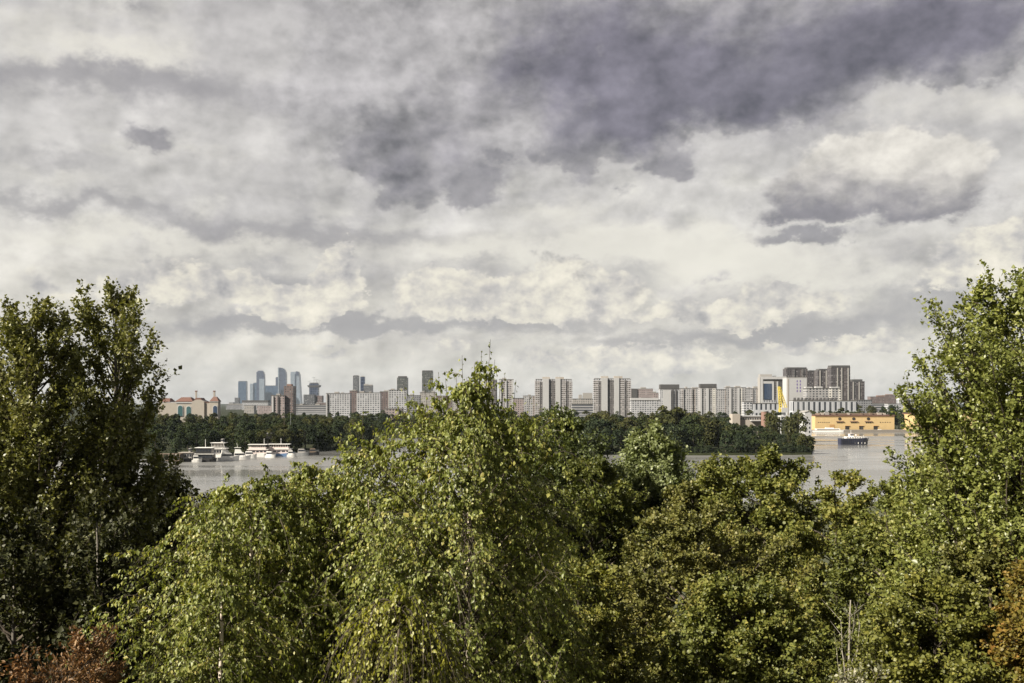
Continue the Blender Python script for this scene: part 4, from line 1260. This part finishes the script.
def make_tree(name, label, px, d, top, prof, leaf, bark, shape, leaf_size, seed, cat='tree', group=None, base_row=None, nb=120, twigs=12, lpt=10,
              rise=0.6, droop=0.0, twig_len=0.7, up=0.35, lean=(0, 0), trunk_r=None, bare=False, shoots=(), bare_below=None, core=0.35, thin=1.0, lobes=0.25, forks=0, upright=0.0, tint_mid=0.45, tint_sd=0.2, clump=0.0,
              dark_top=0.0, flat=0.3, hang=0.0, trunk_px=None, topgap=0.0, crown_row=None):
    """One tree. prof: [(height share of the crown, radius in pixels at that distance)]. base_row: picture row of the crown's lower end."""
    r = np.random.default_rng(seed)
    if shape == 'maple' and not bare:
        nb = int(nb * .78)
    s = d / F
    X0 = wx(px, d)
    zg = ground_z(X0, d) - 0.1
    ztop = wz(top, d)
    zb = wz(base_row, d) if base_row else zg + (ztop - zg) * 0.3
    zb = max(zb, zg + 1.2)
    Ht = ztop - zg
    root = empty(name, (X0, d, zg), 0, label, cat, group)
    if prof[0][0] > 1.5:                       # given as (picture row, radius)
        prof = sorted(((wz(a, d) - zb) / (ztop - zb), b_) for a, b_ in prof)
    prof = [(a, b_ * s) for a, b_ in prof]
    tr = trunk_r or 0.010 * Ht + 0.02
    # --- trunk
    K = 18
    tz = np.linspace(0, 1, K)
    wob = np.cumsum(r.normal(0, 1, (K, 2)), axis=0)
    wob -= wob[:1]
    tx = np.stack([wob[:, 0] * 0.035 + lean[0] * s * tz ** 1.5, wob[:, 1] * 0.035 + lean[1] * s * tz ** 1.5], axis=1)
    axis_at = lambda z_: np.stack([np.interp(z_, tz * Ht, tx[:, 0]), np.interp(z_, tz * Ht, tx[:, 1])], axis=-1)
    zs = tz * (Ht - (topgap or .02 * Ht))
    TP = np.concatenate([np.stack([np.interp(zs, tz * Ht, tx[:, 0]), np.interp(zs, tz * Ht, tx[:, 1])], axis=1), zs[:, None]], axis=1)[None]
    TR = (tr * (1 - tz) ** 0.85 + 0.012)[None]
    v, q = tubes(TP, TR, 9)
    link_mesh('trunk', mesh_np('trunk', v, q, BK[bark], smooth=True), root)
    # --- branches
    hc = Ht - (zb - zg)
    ts = np.sort(r.uniform(0, 1, nb * 6))
    wgt = prof_eval(prof, ts) + 0.12 * max(p[1] for p in prof)
    ts = np.sort(r.choice(ts, nb, p=wgt / wgt.sum(), replace=False))
    ph = np.arange(nb) * 2.39996 + r.normal(0, 0.5, nb)
    lob = 1 + lobes * (np.sin(ph * 2 + r.uniform(0, 6) + ts * 7) * 0.5 + np.sin(ph * 3 + r.uniform(0, 6) - ts * 11) * 0.5) + r.normal(0, lobes * 0.35, nb)
    fill = np.where(r.uniform(0, 1, nb) < core, r.uniform(0.22, 0.8, nb), r.uniform(0.82, 1.0, nb))
    rad = prof_eval(prof, ts) * np.clip(lob, 0.4, 1.35) * fill
    ze = (zb - zg) + ts * hc
    za = np.clip(ze - rise * rad - upright * hc * (0.15 + 0.3 * r.uniform(0, 1, nb)) + droop * rad * 0.4, 0.22 * Ht, Ht * 0.985)
    A = np.concatenate([axis_at(za), za[:, None]], axis=1)
    end_ax = axis_at(ze)
    Eo = np.concatenate([end_ax + np.stack([np.cos(ph), np.sin(ph)], axis=1) * rad[:, None], ze[:, None]], axis=1)
    mid = 0.5 * (A + Eo)
    ctrl = mid + np.concatenate([(Eo - A)[:, :2] * 0.12, ((droop * 0.45 + 0.02) * rad + 0.05)[:, None]], axis=1) + r.normal(0, 0.06, (nb, 3)) * rad[:, None]
    if upright:
        ctrl = A * 0.35 + Eo * 0.65
        ctrl[:, 2] = A[:, 2] * 0.62 + Eo[:, 2] * 0.38
    KB = 9
    u = np.linspace(0, 1, KB)[None, :, None]
    BP = (1 - u) ** 2 * A[:, None] + 2 * u * (1 - u) * ctrl[:, None] + u ** 2 * Eo[:, None]
    BP = BP + np.concatenate([np.zeros((nb, 1, 3)), np.cumsum(r.normal(0, 0.02, (nb, KB - 1, 3)), axis=1)], axis=1) * rad[:, None, None]
    blen = np.linalg.norm(Eo - A, axis=1)
    br = np.clip(0.010 * blen + 0.006, 0.008, tr * 0.5) * thin
    BR = br[:, None] * (1 - np.linspace(0, 1, KB)[None] * 0.85)
    # --- twigs
    f = r.uniform(0.28, 1.0, (nb, twigs)) ** 0.8
    f[:, -1] = 1.0
    gi = f * (KB - 1)
    i0 = np.clip(gi.astype(int), 0, KB - 2)
    fr = (gi - i0)[..., None]
    bi = np.arange(nb)[:, None]
    S = BP[bi, i0] * (1 - fr) + BP[bi, i0 + 1] * fr
    Td = norm(BP[bi, i0 + 1] - BP[bi, i0])
    rd = norm(r.normal(0, 1, (nb, twigs, 3)))
    rd[..., 2] *= (1 - flat)
    outw = np.concatenate([np.stack([np.cos(ph), np.sin(ph)], axis=1), np.zeros((nb, 1))], axis=1)[:, None]
    dirv = norm(Td * 0.55 + rd * 0.8 + outw * 0.25 + np.array((0, 0, up)))
    tl = twig_len * r.uniform(0.45, 1.25, (nb, twigs)) * np.clip(0.55 + rad[:, None] / (max(p[1] for p in prof) + 1e-6) * 0.6, 0.5, 1.1)
    KT = 5
    w = np.linspace(0, 1, KT)[None, None, :, None]
    TW = S[:, :, None] + dirv[:, :, None] * w * tl[..., None, None]
    if hang:
        hg = hang * r.uniform(0.5, 1.3, (nb, twigs))
        TW = TW + np.array((0, 0, -1.0)) * (w ** 1.6) * (tl * hg)[..., None, None]
    TW = TW.reshape(-1, KT, 3)
    TWR = np.full((len(TW), 1), 0.0045 + 0.00006 * d) * (1 - np.linspace(0, 1, KT)[None] * 0.7)
    if len(shoots):                            # long thin leaders that stand above the crown, with few leaves
        sp = np.array([(wx(a, d) - X0, r.normal(0, .25), wz(b_, d) - zg) for a, b_ in shoots])
        s0 = np.stack([sp[:, 0] * .55 + np.interp(sp[:, 2] - 1.5, tz * Ht, tx[:, 0]) * .45, sp[:, 1] * .3, sp[:, 2] - r.uniform(.9, 1.5, len(sp))], axis=1)
        w5 = np.linspace(0, 1, KT)[None, :, None]
        c0 = s0 * .5 + sp * .5 + np.stack([(sp[:, 0] - s0[:, 0]) * .35, sp[:, 1] * 0, -0.1 + 0 * sp[:, 1]], axis=1)
        SP = (1 - w5) ** 2 * s0[:, None] + 2 * w5 * (1 - w5) * c0[:, None] + w5 ** 2 * sp[:, None]
        side_t = []
        for kk in range(6):                     # short side sprigs
            j = r.integers(1, KT - 1, len(SP))
            st = SP[np.arange(len(SP)), j]
            en = st + np.concatenate([r.normal(0, .16, (len(SP), 2)), r.uniform(.05, .25, (len(SP), 1))], axis=1)
            side_t.append(st[:, None] + (en - st)[:, None] * w5 + np.array((0, 0, -.06)) * w5 ** 2)
        SP = np.concatenate([SP] + side_t)
        TW = np.concatenate([TW, SP])
        TWR = np.concatenate([TWR, np.full((len(SP), 1), .007) * (1 - np.linspace(0, 1, KT)[None] * .6)])
    n_shoot = len(TW) - nb * twigs
    v1, q1 = tubes(BP, BR, 5)
    v2, q2 = tubes(TW, TWR, 3)
    link_mesh('branchwork', mesh_np('branchwork', np.concatenate([v1, v2]), np.concatenate([q1, q2 + len(v1)]), BK[bark if bare else 'brown']), root)
    if bare:
        return root
    # --- leaves
    n_t = len(TW)
    g = r.uniform(0.12, 1.0, (n_t, lpt)) if not clump else 1 - r.uniform(0, 1, (n_t, lpt)) ** (1 + clump) * 0.9
    if n_shoot:
        g[nb * twigs:] = 0.14 + 0.86 * (np.arange(lpt) + r.uniform(0, 1, (n_shoot, lpt))) / lpt
    gi = g * (KT - 1)
    i0 = np.clip(gi.astype(int), 0, KT - 2)
    fr = (gi - i0)[..., None]
    ti = np.arange(n_t)[:, None]
    LP = TW[ti, i0] * (1 - fr) + TW[ti, i0 + 1] * fr
    N = n_t * lpt
    LP = LP.reshape(N, 3) + r.normal(0, leaf_size * (0.35 + 0.5 * clump), (N, 3))
    td = norm(TW[:, -1] - TW[:, 0])
    td = np.repeat(td, lpt, axis=0)
    cen = np.concatenate([axis_at(LP[:, 2]), (zb - zg + 0.35 * hc) * np.ones((N, 1))], axis=1)
    outd = norm(LP - cen)
    bc = BP[:, -1] * .65 + BP[:, 5] * .35
    bc = np.concatenate([np.repeat(bc, twigs * lpt, axis=0), cen[nb * twigs * lpt:]], axis=0)
    cl = norm(LP - bc)
    if hang:
        ax = norm(td * 0.3 + np.array((0, 0, -0.9)) + r.normal(0, 0.45, (N, 3)))
        nr = norm(outd * 0.8 + cl * 0.4 + r.normal(0, 0.60, (N, 3)) + np.array((0, 0, 0.25)))
    else:
        ax = norm(td * 0.4 + outd * 0.4 + np.array((0, 0, -0.15)) + r.normal(0, 0.6, (N, 3)))
        nr = norm(outd * 0.75 + cl * 0.6 + np.array((0, 0, 0.40)) + r.normal(0, 0.48, (N, 3)))
    sz = leaf_size * np.clip(r.normal(1.0, 0.24, N), .45, 1.6) * np.repeat(np.clip(r.normal(1.0, .12, n_t), .7, 1.3), lpt)
    bt = r.normal(0, 0.10, nb)
    bt = np.repeat(np.concatenate([np.repeat(bt, twigs), np.zeros(n_shoot)]) + r.normal(0, 0.08, n_t), lpt)
    tint = np.clip(r.normal(tint_mid, tint_sd, N) + bt, 0, 1)
    keep = np.ones(N, bool)
    if bare_below:                             # the stem shows through the thin foliage in front of it
        tx_ = axis_at(LP[:, 2])
        zc_ = wz(bare_below, d) - zg
        hide = (np.abs(LP[:, 0] - tx_[:, 0]) < 0.095) & (LP[:, 1] < tx_[:, 1] + .1) & (LP[:, 2] < zc_) & (r.uniform(0, 1, N) < .82)
        keep &= ~hide
    if n_shoot:
        keep[nb * twigs * lpt:] &= r.uniform(0, 1, n_shoot * lpt) < .85
    if not keep.all():
        LP, ax, nr, sz, tint = LP[keep], ax[keep], nr[keep], sz[keep], tint[keep]
    link_mesh('crown', leaves_mesh('crown', LP, ax, nr, sz, tint, LM[leaf], shape), root)
    return root


# ------------------------------------------------------------------ crown outlines (share of crown height -> radius share)
def outline(kind, w):
    o = {
        'poplar': [(0, .72), (.25, .95), (.5, 1.0), (.72, .78), (.88, .45), (1, .10)],
        'birch': [(0, .85), (.3, 1.0), (.55, .92), (.75, .62), (.88, .34), (.96, .12), (1, .03)],
        'round': [(0, .55), (.2, .9), (.45, 1.0), (.7, .88), (.88, .58), (1, .18)],
        'dome': [(0, .85), (.3, 1.0), (.6, .92), (.82, .66), (.94, .38), (1, .12)],
        'cone': [(0, 1.0), (.3, .82), (.6, .52), (.85, .22), (1, .04)],
    }[kind]
    return [(a, b_ * w) for a, b_ in o]


MAPLE = dict(leaf='maple', bark='brown', shape='maple', nb=120, twigs=20, lpt=28, rise=0.7, twig_len=0.50, up=0.35, lobes=0.34, clump=0.9, flat=0.55)
POPLAR = dict(leaf='poplar_lit', bark='grey', shape='poplar', nb=150, twigs=20, lpt=18, rise=1.0, upright=0.22, twig_len=0.55, up=0.35, lobes=0.28, hang=0.0, clump=0.4)
BIRCH = dict(leaf='birch', bark='birch', shape='birch', nb=150, twigs=12, lpt=23, rise=1.1, droop=0.15, twig_len=0.78, up=0.15, lobes=0.5, hang=0.95, flat=0.2, core=0.5, thin=0.6)

# --- the tall pair on one side, and the darker ones under them
make_tree('poplar_tree', 'tallest poplar beside the red-roofed hall, leaning top and one long bough over the boats', 118, 24, 281, [(281, 8), (295, 22), (310, 34), (340, 56), (380, 54), (420, 42), (450, 32), (470, 48), (490, 76), (600, 105), (760, 105)], seed=11, base_row=760, leaf_size=0.0779, **{**POPLAR, 'leaf': 'poplar_dark', 'nb': 290, 'twigs': 22, 'lobes': .5}, trunk_r=.2)
make_tree('poplar_tree', 'shorter twin-topped poplar next to the tallest poplar', 34, 22, 304, [(302, 10), (318, 26), (340, 52), (380, 60), (430, 64), (500, 84), (760, 88)], seed=12, base_row=760, leaf_size=0.0738, **{**POPLAR, 'leaf': 'poplar_dark', 'nb': 240, 'twigs': 21, 'lobes': .35}, trunk_r=.17)
make_tree('poplar_tree', 'poplar cut by the picture edge beside the twin-topped poplar', -42, 23, 352, [(352, 8), (370, 36), (400, 62), (450, 85), (760, 95)], seed=13, base_row=760, leaf_size=0.0738, **{**POPLAR, 'leaf': 'poplar_dark', 'nb': 210, 'twigs': 20}, trunk_r=.17)
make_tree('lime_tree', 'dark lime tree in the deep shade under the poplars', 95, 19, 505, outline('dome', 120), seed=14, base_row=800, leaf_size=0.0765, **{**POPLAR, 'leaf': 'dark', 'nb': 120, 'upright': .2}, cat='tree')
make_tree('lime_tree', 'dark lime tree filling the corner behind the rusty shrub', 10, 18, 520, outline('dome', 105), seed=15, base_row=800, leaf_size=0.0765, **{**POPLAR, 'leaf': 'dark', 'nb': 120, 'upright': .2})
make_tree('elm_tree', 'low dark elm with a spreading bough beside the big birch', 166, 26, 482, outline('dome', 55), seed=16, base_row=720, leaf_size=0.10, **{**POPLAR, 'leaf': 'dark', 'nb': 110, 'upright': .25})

# --- rust-leaved shrub tips
make_tree('rowan_tree', 'rust-coloured rowan whose pointed tip stands before the dark limes', 88, 13, 632, [(0, 46), (.3, 36), (.6, 24), (.85, 13), (1, 4)], 'rust', 'brown', 'rowan', 0.055, 21, base_row=740, nb=42, twigs=10, lpt=11, rise=.8, upright=.3, twig_len=.34, lobes=.4)
make_tree('rowan_tree', 'low rust-coloured rowan at the very corner below the limes', 24, 12, 660, [(0, 60), (.4, 46), (.8, 24), (1, 8)], 'rust', 'brown', 'rowan', 0.055, 22, base_row=740, nb=40, twigs=10, lpt=11, rise=.8, upright=.3, twig_len=.34, lobes=.4)

# --- birches
make_tree('birch_tree', 'main birch with pale trunk, thin top shoots rising past the skyline', 450, 16, 378, [(378, 6), (388, 22), (400, 44), (420, 66), (445, 82), (480, 98), (540, 106), (600, 108), (760, 108)], seed=31, base_row=760, bare_below=505, leaf_size=0.0594, lean=(14, 0), shoots=((490, 338), (462, 355), (474, 362), (505, 372), (438, 372), (405, 384), (516, 380), (482, 352), (447, 385), (425, 380), (495, 360), (530, 395), (456, 374), (468, 378), (480, 372), (490, 380), (500, 388), (434, 388), (415, 392), (445, 378), (510, 394), (398, 396), (540, 404)), **{**BIRCH, 'nb': 235, 'twigs': 12}, trunk_r=.13)
make_tree('birch_tree', 'birch with thin whitish stem between the main birch and the lakeside gap', 365, 17.5, 450, [(450, 8), (458, 34), (470, 70), (520, 92), (600, 98), (760, 95)], seed=32, base_row=760, bare_below=560, leaf_size=0.0612, lean=(-4, 0), shoots=((358, 408), (374, 424), (398, 402), (340, 432), (386, 418), (350, 420)), **{**BIRCH, 'nb': 190}, trunk_r=.09)
make_tree('birch_tree', 'broad bright birch below the moored boats with rounded top', 250, 16.5, 472, [(472, 12), (482, 34), (500, 64), (540, 88), (600, 100), (780, 104)], seed=33, base_row=780, leaf_size=0.0594, **{**BIRCH, 'nb': 240, 'twigs': 12}, trunk_r=.1)
make_tree('birch_tree', 'bright birch filling the gap between the rounded birch and the thin-stemmed birch', 312, 18, 464, [(464, 6), (478, 22), (500, 46), (540, 66), (600, 78), (760, 80)], seed=38, base_row=760, leaf_size=0.0612, **{**BIRCH, 'nb': 170})
make_tree('birch_tree', 'young birch spike in the water gap, small and narrow', 222, 19, 486, [(486, 5), (500, 14), (530, 24), (600, 36), (720, 36)], seed=34, base_row=720, leaf_size=0.0630, **{**BIRCH, 'nb': 90})
make_tree('birch_tree', 'low birch drooping at the bottom edge beside the dark limes', 215, 14.5, 560, outline('birch', 62), seed=35, base_row=790, leaf_size=0.0558, **{**BIRCH, 'nb': 110})
make_tree('willow_tree', 'small yellow-green weeping tree in front of the main birch trunk', 398, 11.5, 585, [(0, 50), (.4, 48), (.75, 38), (.93, 20), (1, 8)], 'willow', 'birch', 'birch', 0.046, 36, base_row=740, nb=110, twigs=14, lpt=14, rise=.6, droop=.7, twig_len=.46, up=.1, hang=1.8, lobes=.3)
make_tree('birch_tree', 'slim birch drooping where the main birch meets the maples', 540, 19, 505, outline('birch', 40), seed=37, base_row=740, leaf_size=0.0594, **{**BIRCH, 'nb': 120})

# --- the middle distance
make_tree('poplar_tree', 'dark bushy poplar behind the birch, in front of the spit', 560, 46, 412, outline('dome', 58), seed=41, base_row=560, leaf_size=0.1148, **{**POPLAR, 'leaf': 'poplar_pale', 'tint_mid': .2, 'nb': 170, 'upright': .3})
make_tree('poplar_tree', 'second dark poplar, half behind the birch crown', 512, 52, 418, outline('dome', 55), seed=42, base_row=560, leaf_size=0.1230, **{**POPLAR, 'leaf': 'poplar_pale', 'tint_mid': .2, 'nb': 140, 'upright': .3})
make_tree('poplar_tree', 'pale green pointed poplar standing out against the water', 655, 50, 426, [(0, 52), (.3, 50), (.55, 40), (.8, 24), (1, 5)], seed=43, base_row=520, leaf_size=0.1312, **{**POPLAR, 'leaf': 'poplar_pale', 'tint_mid': .95, 'nb': 140})
make_tree('maple_tree', 'round maple with browning top under the pale poplar', 592, 38, 462, outline('dome', 62), seed=44, base_row=640, leaf_size=0.0818, **{**MAPLE, 'nb': 150, 'tint_mid': .25})
make_tree('maple_tree', 'small narrow maple beside the big round dark maple', 722, 46, 458, outline('dome', 24), seed=45, base_row=540, leaf_size=0.0871, **{**MAPLE, 'nb': 80})
make_tree('maple_tree', 'brownish low maple between the pale poplar and the narrow maple', 694, 42, 484, outline('dome', 46), seed=46, base_row=580, leaf_size=0.0871, **{**MAPLE, 'leaf': 'maple_brown', 'nb': 110})
make_tree('maple_tree', 'big round dense maple, dark on one flank, below the open water', 764, 40, 450, outline('round', 64), seed=47, base_row=620, leaf_size=0.0818, **{**MAPLE, 'nb': 170})
make_tree('maple_tree', 'golden-green maple with knobbly top under the tugboat', 836, 33, 468, outline('dome', 78), seed=48, base_row=720, leaf_size=0.0766, **{**MAPLE, 'nb': 190, 'leaf': 'maple', 'tint_mid': .6})
make_tree('maple_tree', 'wide bronze maple turning autumn brown, centre of the lower wood', 690, 28, 506, outline('dome', 112), seed=49, base_row=740, leaf_size=0.0678, **{**MAPLE, 'leaf': 'maple_brown', 'nb': 230})
make_tree('maple_tree', 'low bright green maple at the bottom edge near the birch', 585, 22, 566, outline('dome', 70), seed=50, base_row=760, leaf_size=0.0598, **{**MAPLE, 'leaf': 'maple_green', 'nb': 150})
make_tree('maple_tree', 'dark green maple at the bottom edge under the bronze maple', 745, 21, 585, outline('dome', 95), seed=51, base_row=770, leaf_size=0.0598, **{**MAPLE, 'leaf': 'maple', 'nb': 190})
make_tree('maple_tree', 'shaded maple round the bare grey stems', 880, 25, 505, outline('dome', 70), seed=52, base_row=760, leaf_size=0.0651, **{**MAPLE, 'leaf': 'maple', 'nb': 150, 'tint_mid': .35})
make_tree('maple_tree', 'dark maple behind the knobbly golden one, beside the big poplar', 905, 40, 476, outline('dome', 42), seed=53, base_row=620, leaf_size=0.0818, **{**MAPLE, 'nb': 110, 'tint_mid': .35})
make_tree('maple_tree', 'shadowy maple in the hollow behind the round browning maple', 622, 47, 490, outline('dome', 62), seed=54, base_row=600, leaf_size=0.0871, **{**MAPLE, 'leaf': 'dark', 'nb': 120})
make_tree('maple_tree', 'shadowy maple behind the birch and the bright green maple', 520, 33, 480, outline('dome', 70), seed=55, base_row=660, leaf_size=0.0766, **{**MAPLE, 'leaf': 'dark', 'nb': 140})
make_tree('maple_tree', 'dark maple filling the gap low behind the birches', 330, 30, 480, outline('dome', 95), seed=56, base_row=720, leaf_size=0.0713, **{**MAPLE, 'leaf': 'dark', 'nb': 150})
make_tree('dead_tree', 'bare grey stems of a dead sapling before the shaded maple', 852, 20, 588, [(0, 10), (.5, 13), (1, 4)], 'maple', 'dead', 'maple', 0.1, 57, base_row=700, nb=9, twigs=4, lpt=2, rise=4, upright=.8, twig_len=.5, bare=True, cat='dead tree', trunk_r=.05)
make_tree('shrub', 'whitish-leaved shrub tips at the bottom edge below the bare stems', 878, 14, 660, [(0, 42), (.5, 34), (1, 6)], 'pale', 'brown', 'birch', 0.05, 58, base_row=720, nb=14, twigs=7, lpt=6, rise=1, upright=.4, twig_len=.35, cat='shrub')

# --- the big bright one on the other side
make_tree('poplar_tree', 'huge bright poplar towering over the second warehouse', 1022, 20, 270, [(270, 10), (285, 40), (300, 66), (330, 86), (360, 94), (385, 98), (400, 106), (440, 106), (480, 122), (560, 130), (760, 130)], seed=61, base_row=760, leaf_size=0.0697, **{**POPLAR, 'nb': 420, 'twigs': 27, 'lpt': 20, 'lobes': .17, 'core': .25}, trunk_r=.22)
make_tree('poplar_tree', 'lit yellow-green poplar at the foot of the huge one, reaching over the water', 943, 22, 450, outline('dome', 54), seed=62, base_row=740, leaf_size=0.0738, **{**POPLAR, 'leaf': 'poplar_lit', 'tint_mid': .6, 'nb': 150, 'upright': .3})
make_tree('maple_tree', 'brown-tinged maple below the huge poplar', 985, 18, 545, outline('dome', 62), seed=63, base_row=760, leaf_size=0.0519, **{**MAPLE, 'leaf': 'maple_brown', 'tint_mid': .3, 'nb': 130})
make_tree('maple_tree', 'amber-orange maple at the picture edge under the huge poplar', 1054, 16, 574, [(574, 8), (590, 22), (640, 28), (760, 30)], seed=64, base_row=760, leaf_size=0.0466, **{**MAPLE, 'leaf': 'amber', 'nb': 90, 'tint_mid': .35})
make_tree('maple_tree', 'green maple filling the bottom between the bare stems and the amber maple', 930, 17, 590, outline('dome', 75), seed=65, base_row=780, leaf_size=0.0493, **{**MAPLE, 'leaf': 'maple_green', 'nb': 140, 'tint_mid': .35})

# ================================================================== the woods over the water: every tree by itself, copies of a few grown ones
def far_proto(name, seed, kind):
    r = np.random.default_rng(seed)
    N = 1500
    lobes = 16
    c = []
    for i in range(lobes):
        t = r.uniform(.10, .86)
        rr = prof_eval({'round': [(0.05, .2), (.3, .27), (.6, .30), (.85, .17), (1, .04)], 'tall': [(0.1, .10), (.35, .19), (.65, .17), (1, .03)], 'broad': [(0.05, .2), (.3, .36), (.6, .36), (.85, .2), (1, .05)]}[kind], t)
        p = r.uniform(0, 2 * math.pi)
        c.append((math.cos(p) * rr * .72, math.sin(p) * rr * .72, t, rr * r.uniform(.4, .62)))
    c = np.array(c)
    k = r.integers(0, lobes, N)
    dd = norm(r.normal(0, 1, (N, 3)))
    dd[:, 2] = np.where(dd[:, 2] < -.4, -dd[:, 2], dd[:, 2])
    P = c[k, :3] + dd * (c[k, 3] * r.uniform(.7, 1.12, N))[:, None] * np.array((1, 1, .9))
    ax = norm(r.normal(0, 1, (N, 3)))
    nr = norm(dd + r.normal(0, .28, (N, 3)) + np.array((0, 0, .25)))
    sz = r.uniform(.030, .062, N)
    tint = np.clip(r.normal(.4, .22, N) + r.normal(0, .12, lobes)[k], 0, 1)
    root = empty(name, (0, 0, 0))
    tp = np.array([[(0, 0, 0), (0.01, 0, .3), (0, .01, .75)]], float)
    v, q = tubes(tp, np.array([[.022, .016, .004]]), 6)
    link_mesh('trunk', mesh_np('trunk', v, q, BK['brown']), root)
    link_mesh('crown', leaves_mesh('crown', P, ax, nr, sz, tint, FARM[seed % len(FARM)], 'maple', .1), root)
    return root


FARM = [leaf_mat('far_leaves_deep', [(0.025, 0.036, 0.014), (0.042, 0.056, 0.021), (0.070, 0.078, 0.034)], .9, .2, spec=.15),
        leaf_mat('far_leaves_olive', [(0.034, 0.039, 0.014), (0.059, 0.064, 0.022), (0.092, 0.090, 0.036)], .9, .2, spec=.15),
        leaf_mat('far_leaves_blue', [(0.022, 0.034, 0.017), (0.038, 0.052, 0.028), (0.056, 0.070, 0.028)], .9, .2, spec=.15)]
protos = [far_proto('woodland_tree', 100 + i, kd) for i, kd in enumerate(('round', 'tall', 'broad', 'round', 'broad', 'round'))]
used = [False] * len(protos)


def copy_tree(src):
    c = src.copy()
    COL.objects.link(c)
    for ch in src.children:
        g = ch.copy()
        COL.objects.link(g)
        g.parent = c
    return c


def far_tree(px, d, top, label, group=None, width=1.0, kind=None, name=None):
    i = random.randrange(len(protos)) if kind is None else kind
    o = protos[i] if not used[i] else copy_tree(protos[i])
    used[i] = True
    h = max(4.0, wz(top, d) - 1.0)
    o.location = (wx(px, d), d, 0.9)
    o.scale = (h * width, h * width, h)
    o.rotation_euler = (0, 0, random.uniform(0, 6.28))
    o['label'] = label
    o['category'] = 'tree'
    if group:
        o['group'] = group
    elif 'group' in o:
        del o['group']
    return o


def rows(px0, px1, ds, top_fn, spacing, label, group, jit=2.0, shore_fn=None):
    for d0 in ds:
        step = spacing * F / d0
        px = px0 + random.uniform(0, step)
        while px < px1:
            d = d0 + random.uniform(-8, 8)
            if shore_fn:
                d = max(d, shore_fn(px) + random.uniform(3, 8))
            far_tree(px, d, top_fn(px, d0) + random.uniform(-jit, jit), label, group, random.uniform(.85, 1.25))
            px += step * random.uniform(.75, 1.25)


def shore_d(px):
    return np.interp(px, [p for p, _ in shore[:15]], [q_ for _, q_ in shore[:15]])


def spit_top(px, d):
    t = np.interp(px, [555, 600, 640, 655, 690, 715, 735, 760, 776, 800, 812], [415, 413, 414, 411, 411, 415, 420, 425, 427, 431, 437])
    return t + (0 if d > 560 else (3.0 if d > 510 else 11.0)) * (1 if px < 790 else .3)


rows(150, 372, (470, 520, 590, 680, 800), lambda px, d: {470: 428, 520: 421, 590: 417, 680: 414.5, 800: 413}[d], 8.0, 'dark leafy tree in the wood behind the moored boats', 'trees of the wood behind the moored boats', shore_fn=shore_d)
rows(372, 560, (735, 800, 900), lambda px, d: {735: 420, 800: 415, 900: 412}[d], 10.0, 'dark tree on the far bank glimpsed past the birch', 'trees on the far bank behind the birch', shore_fn=shore_d)
rows(562, 809, (489, 520, 570, 640), spit_top, 7.5, 'dark leafy tree in the dense wood covering the spit', 'trees of the wood on the spit')
for px, d, tp, w_, lb in ((668, 540, 402.6, 1.2, 'tall dark crown on the spit rising in front of the dark-capped white block'), (681, 545, 404.0, 1.1, 'second tall dark crown on the spit, just beside the tallest'), (772.5, 610, 407.8, .8, 'dark tree standing against the white blocks beside the harbour crane'),
                          (797.5, 590, 410.6, .95, 'dark rounded tree on the spit between the crane and the white gabled shed'), (806.5, 492, 433, 1.3, 'low dark tree at the very tip of the spit'), (600, 600, 408.5, 1.3, 'dark reddish-topped crown below the second twin tower'), (790, 600, 414, .9, 'dark tree just behind the harbour crane foot')):
    far_tree(px, d, tp, lb, None, w_, 0)
rows(812, 900, (905,), lambda px, d: 410.0, 9.0, 'dark tree behind the yellow warehouse', 'trees behind the yellow warehouse', 1.2)
rows(895, 940, (880, 940), lambda px, d: 407.0 if d > 900 else 411, 8.0, 'dark tree between the two yellow warehouses', 'trees between the two warehouses', 2.0)
rows(160, 330, (960, 1080), lambda px, d: 412.0, 17.0, 'dark tree at the foot of the red-roofed hall and the pink-brown flats', 'trees at the foot of the hall', 1.5)
rows(330, 800, (1050,), lambda px, d: 409.5, 15.0, 'dark street tree below the apartment blocks', 'trees below the apartment blocks', 1.5)
rows(790, 930, (1080, 1350), lambda px, d: 407.5 if d < 1200 else 404.5, 15.0, 'dark tree among the white buildings behind the warehouse', 'trees among the white buildings', 1.5)

def shore_bushes(px0, px1, step, label, group):
    px = px0
    while px < px1:
        d = float(shore_d(px)) + 2.5
        o = copy_tree(protos[4])
        hgt = random.uniform(2.6, 4.6)
        o.name = 'shore_bush'
        o.location = (wx(px, d), d, 0.4)
        o.scale = (hgt * 1.5, hgt * 1.5, hgt)
        o.rotation_euler = (0, 0, random.uniform(0, 6.28))
        o['label'], o['category'], o['group'] = label, 'bush', group
        px += step * random.uniform(.75, 1.25)


shore_bushes(562, 811, 6.5, 'low dark bush at the waterline of the spit', 'bushes along the spit')
shore_bushes(318, 372, 6.5, 'low dark bush at the waterline past the moored boats', 'bushes past the moored boats')
scene.cycles.use_denoising = True
scene.cycles.denoising_input_passes = 'RGB_ALBEDO_NORMAL'
scene.cycles.denoising_prefilter = 'ACCURATE'
scene.cycles.max_bounces = 6
scene.cycles.diffuse_bounces = 3
scene.cycles.glossy_bounces = 3
scene.cycles.transmission_bounces = 4
scene.cycles.volume_bounces = 0
scene.cycles.transparent_max_bounces = 8
scene.cycles.caustics_reflective = False
scene.cycles.caustics_refractive = False
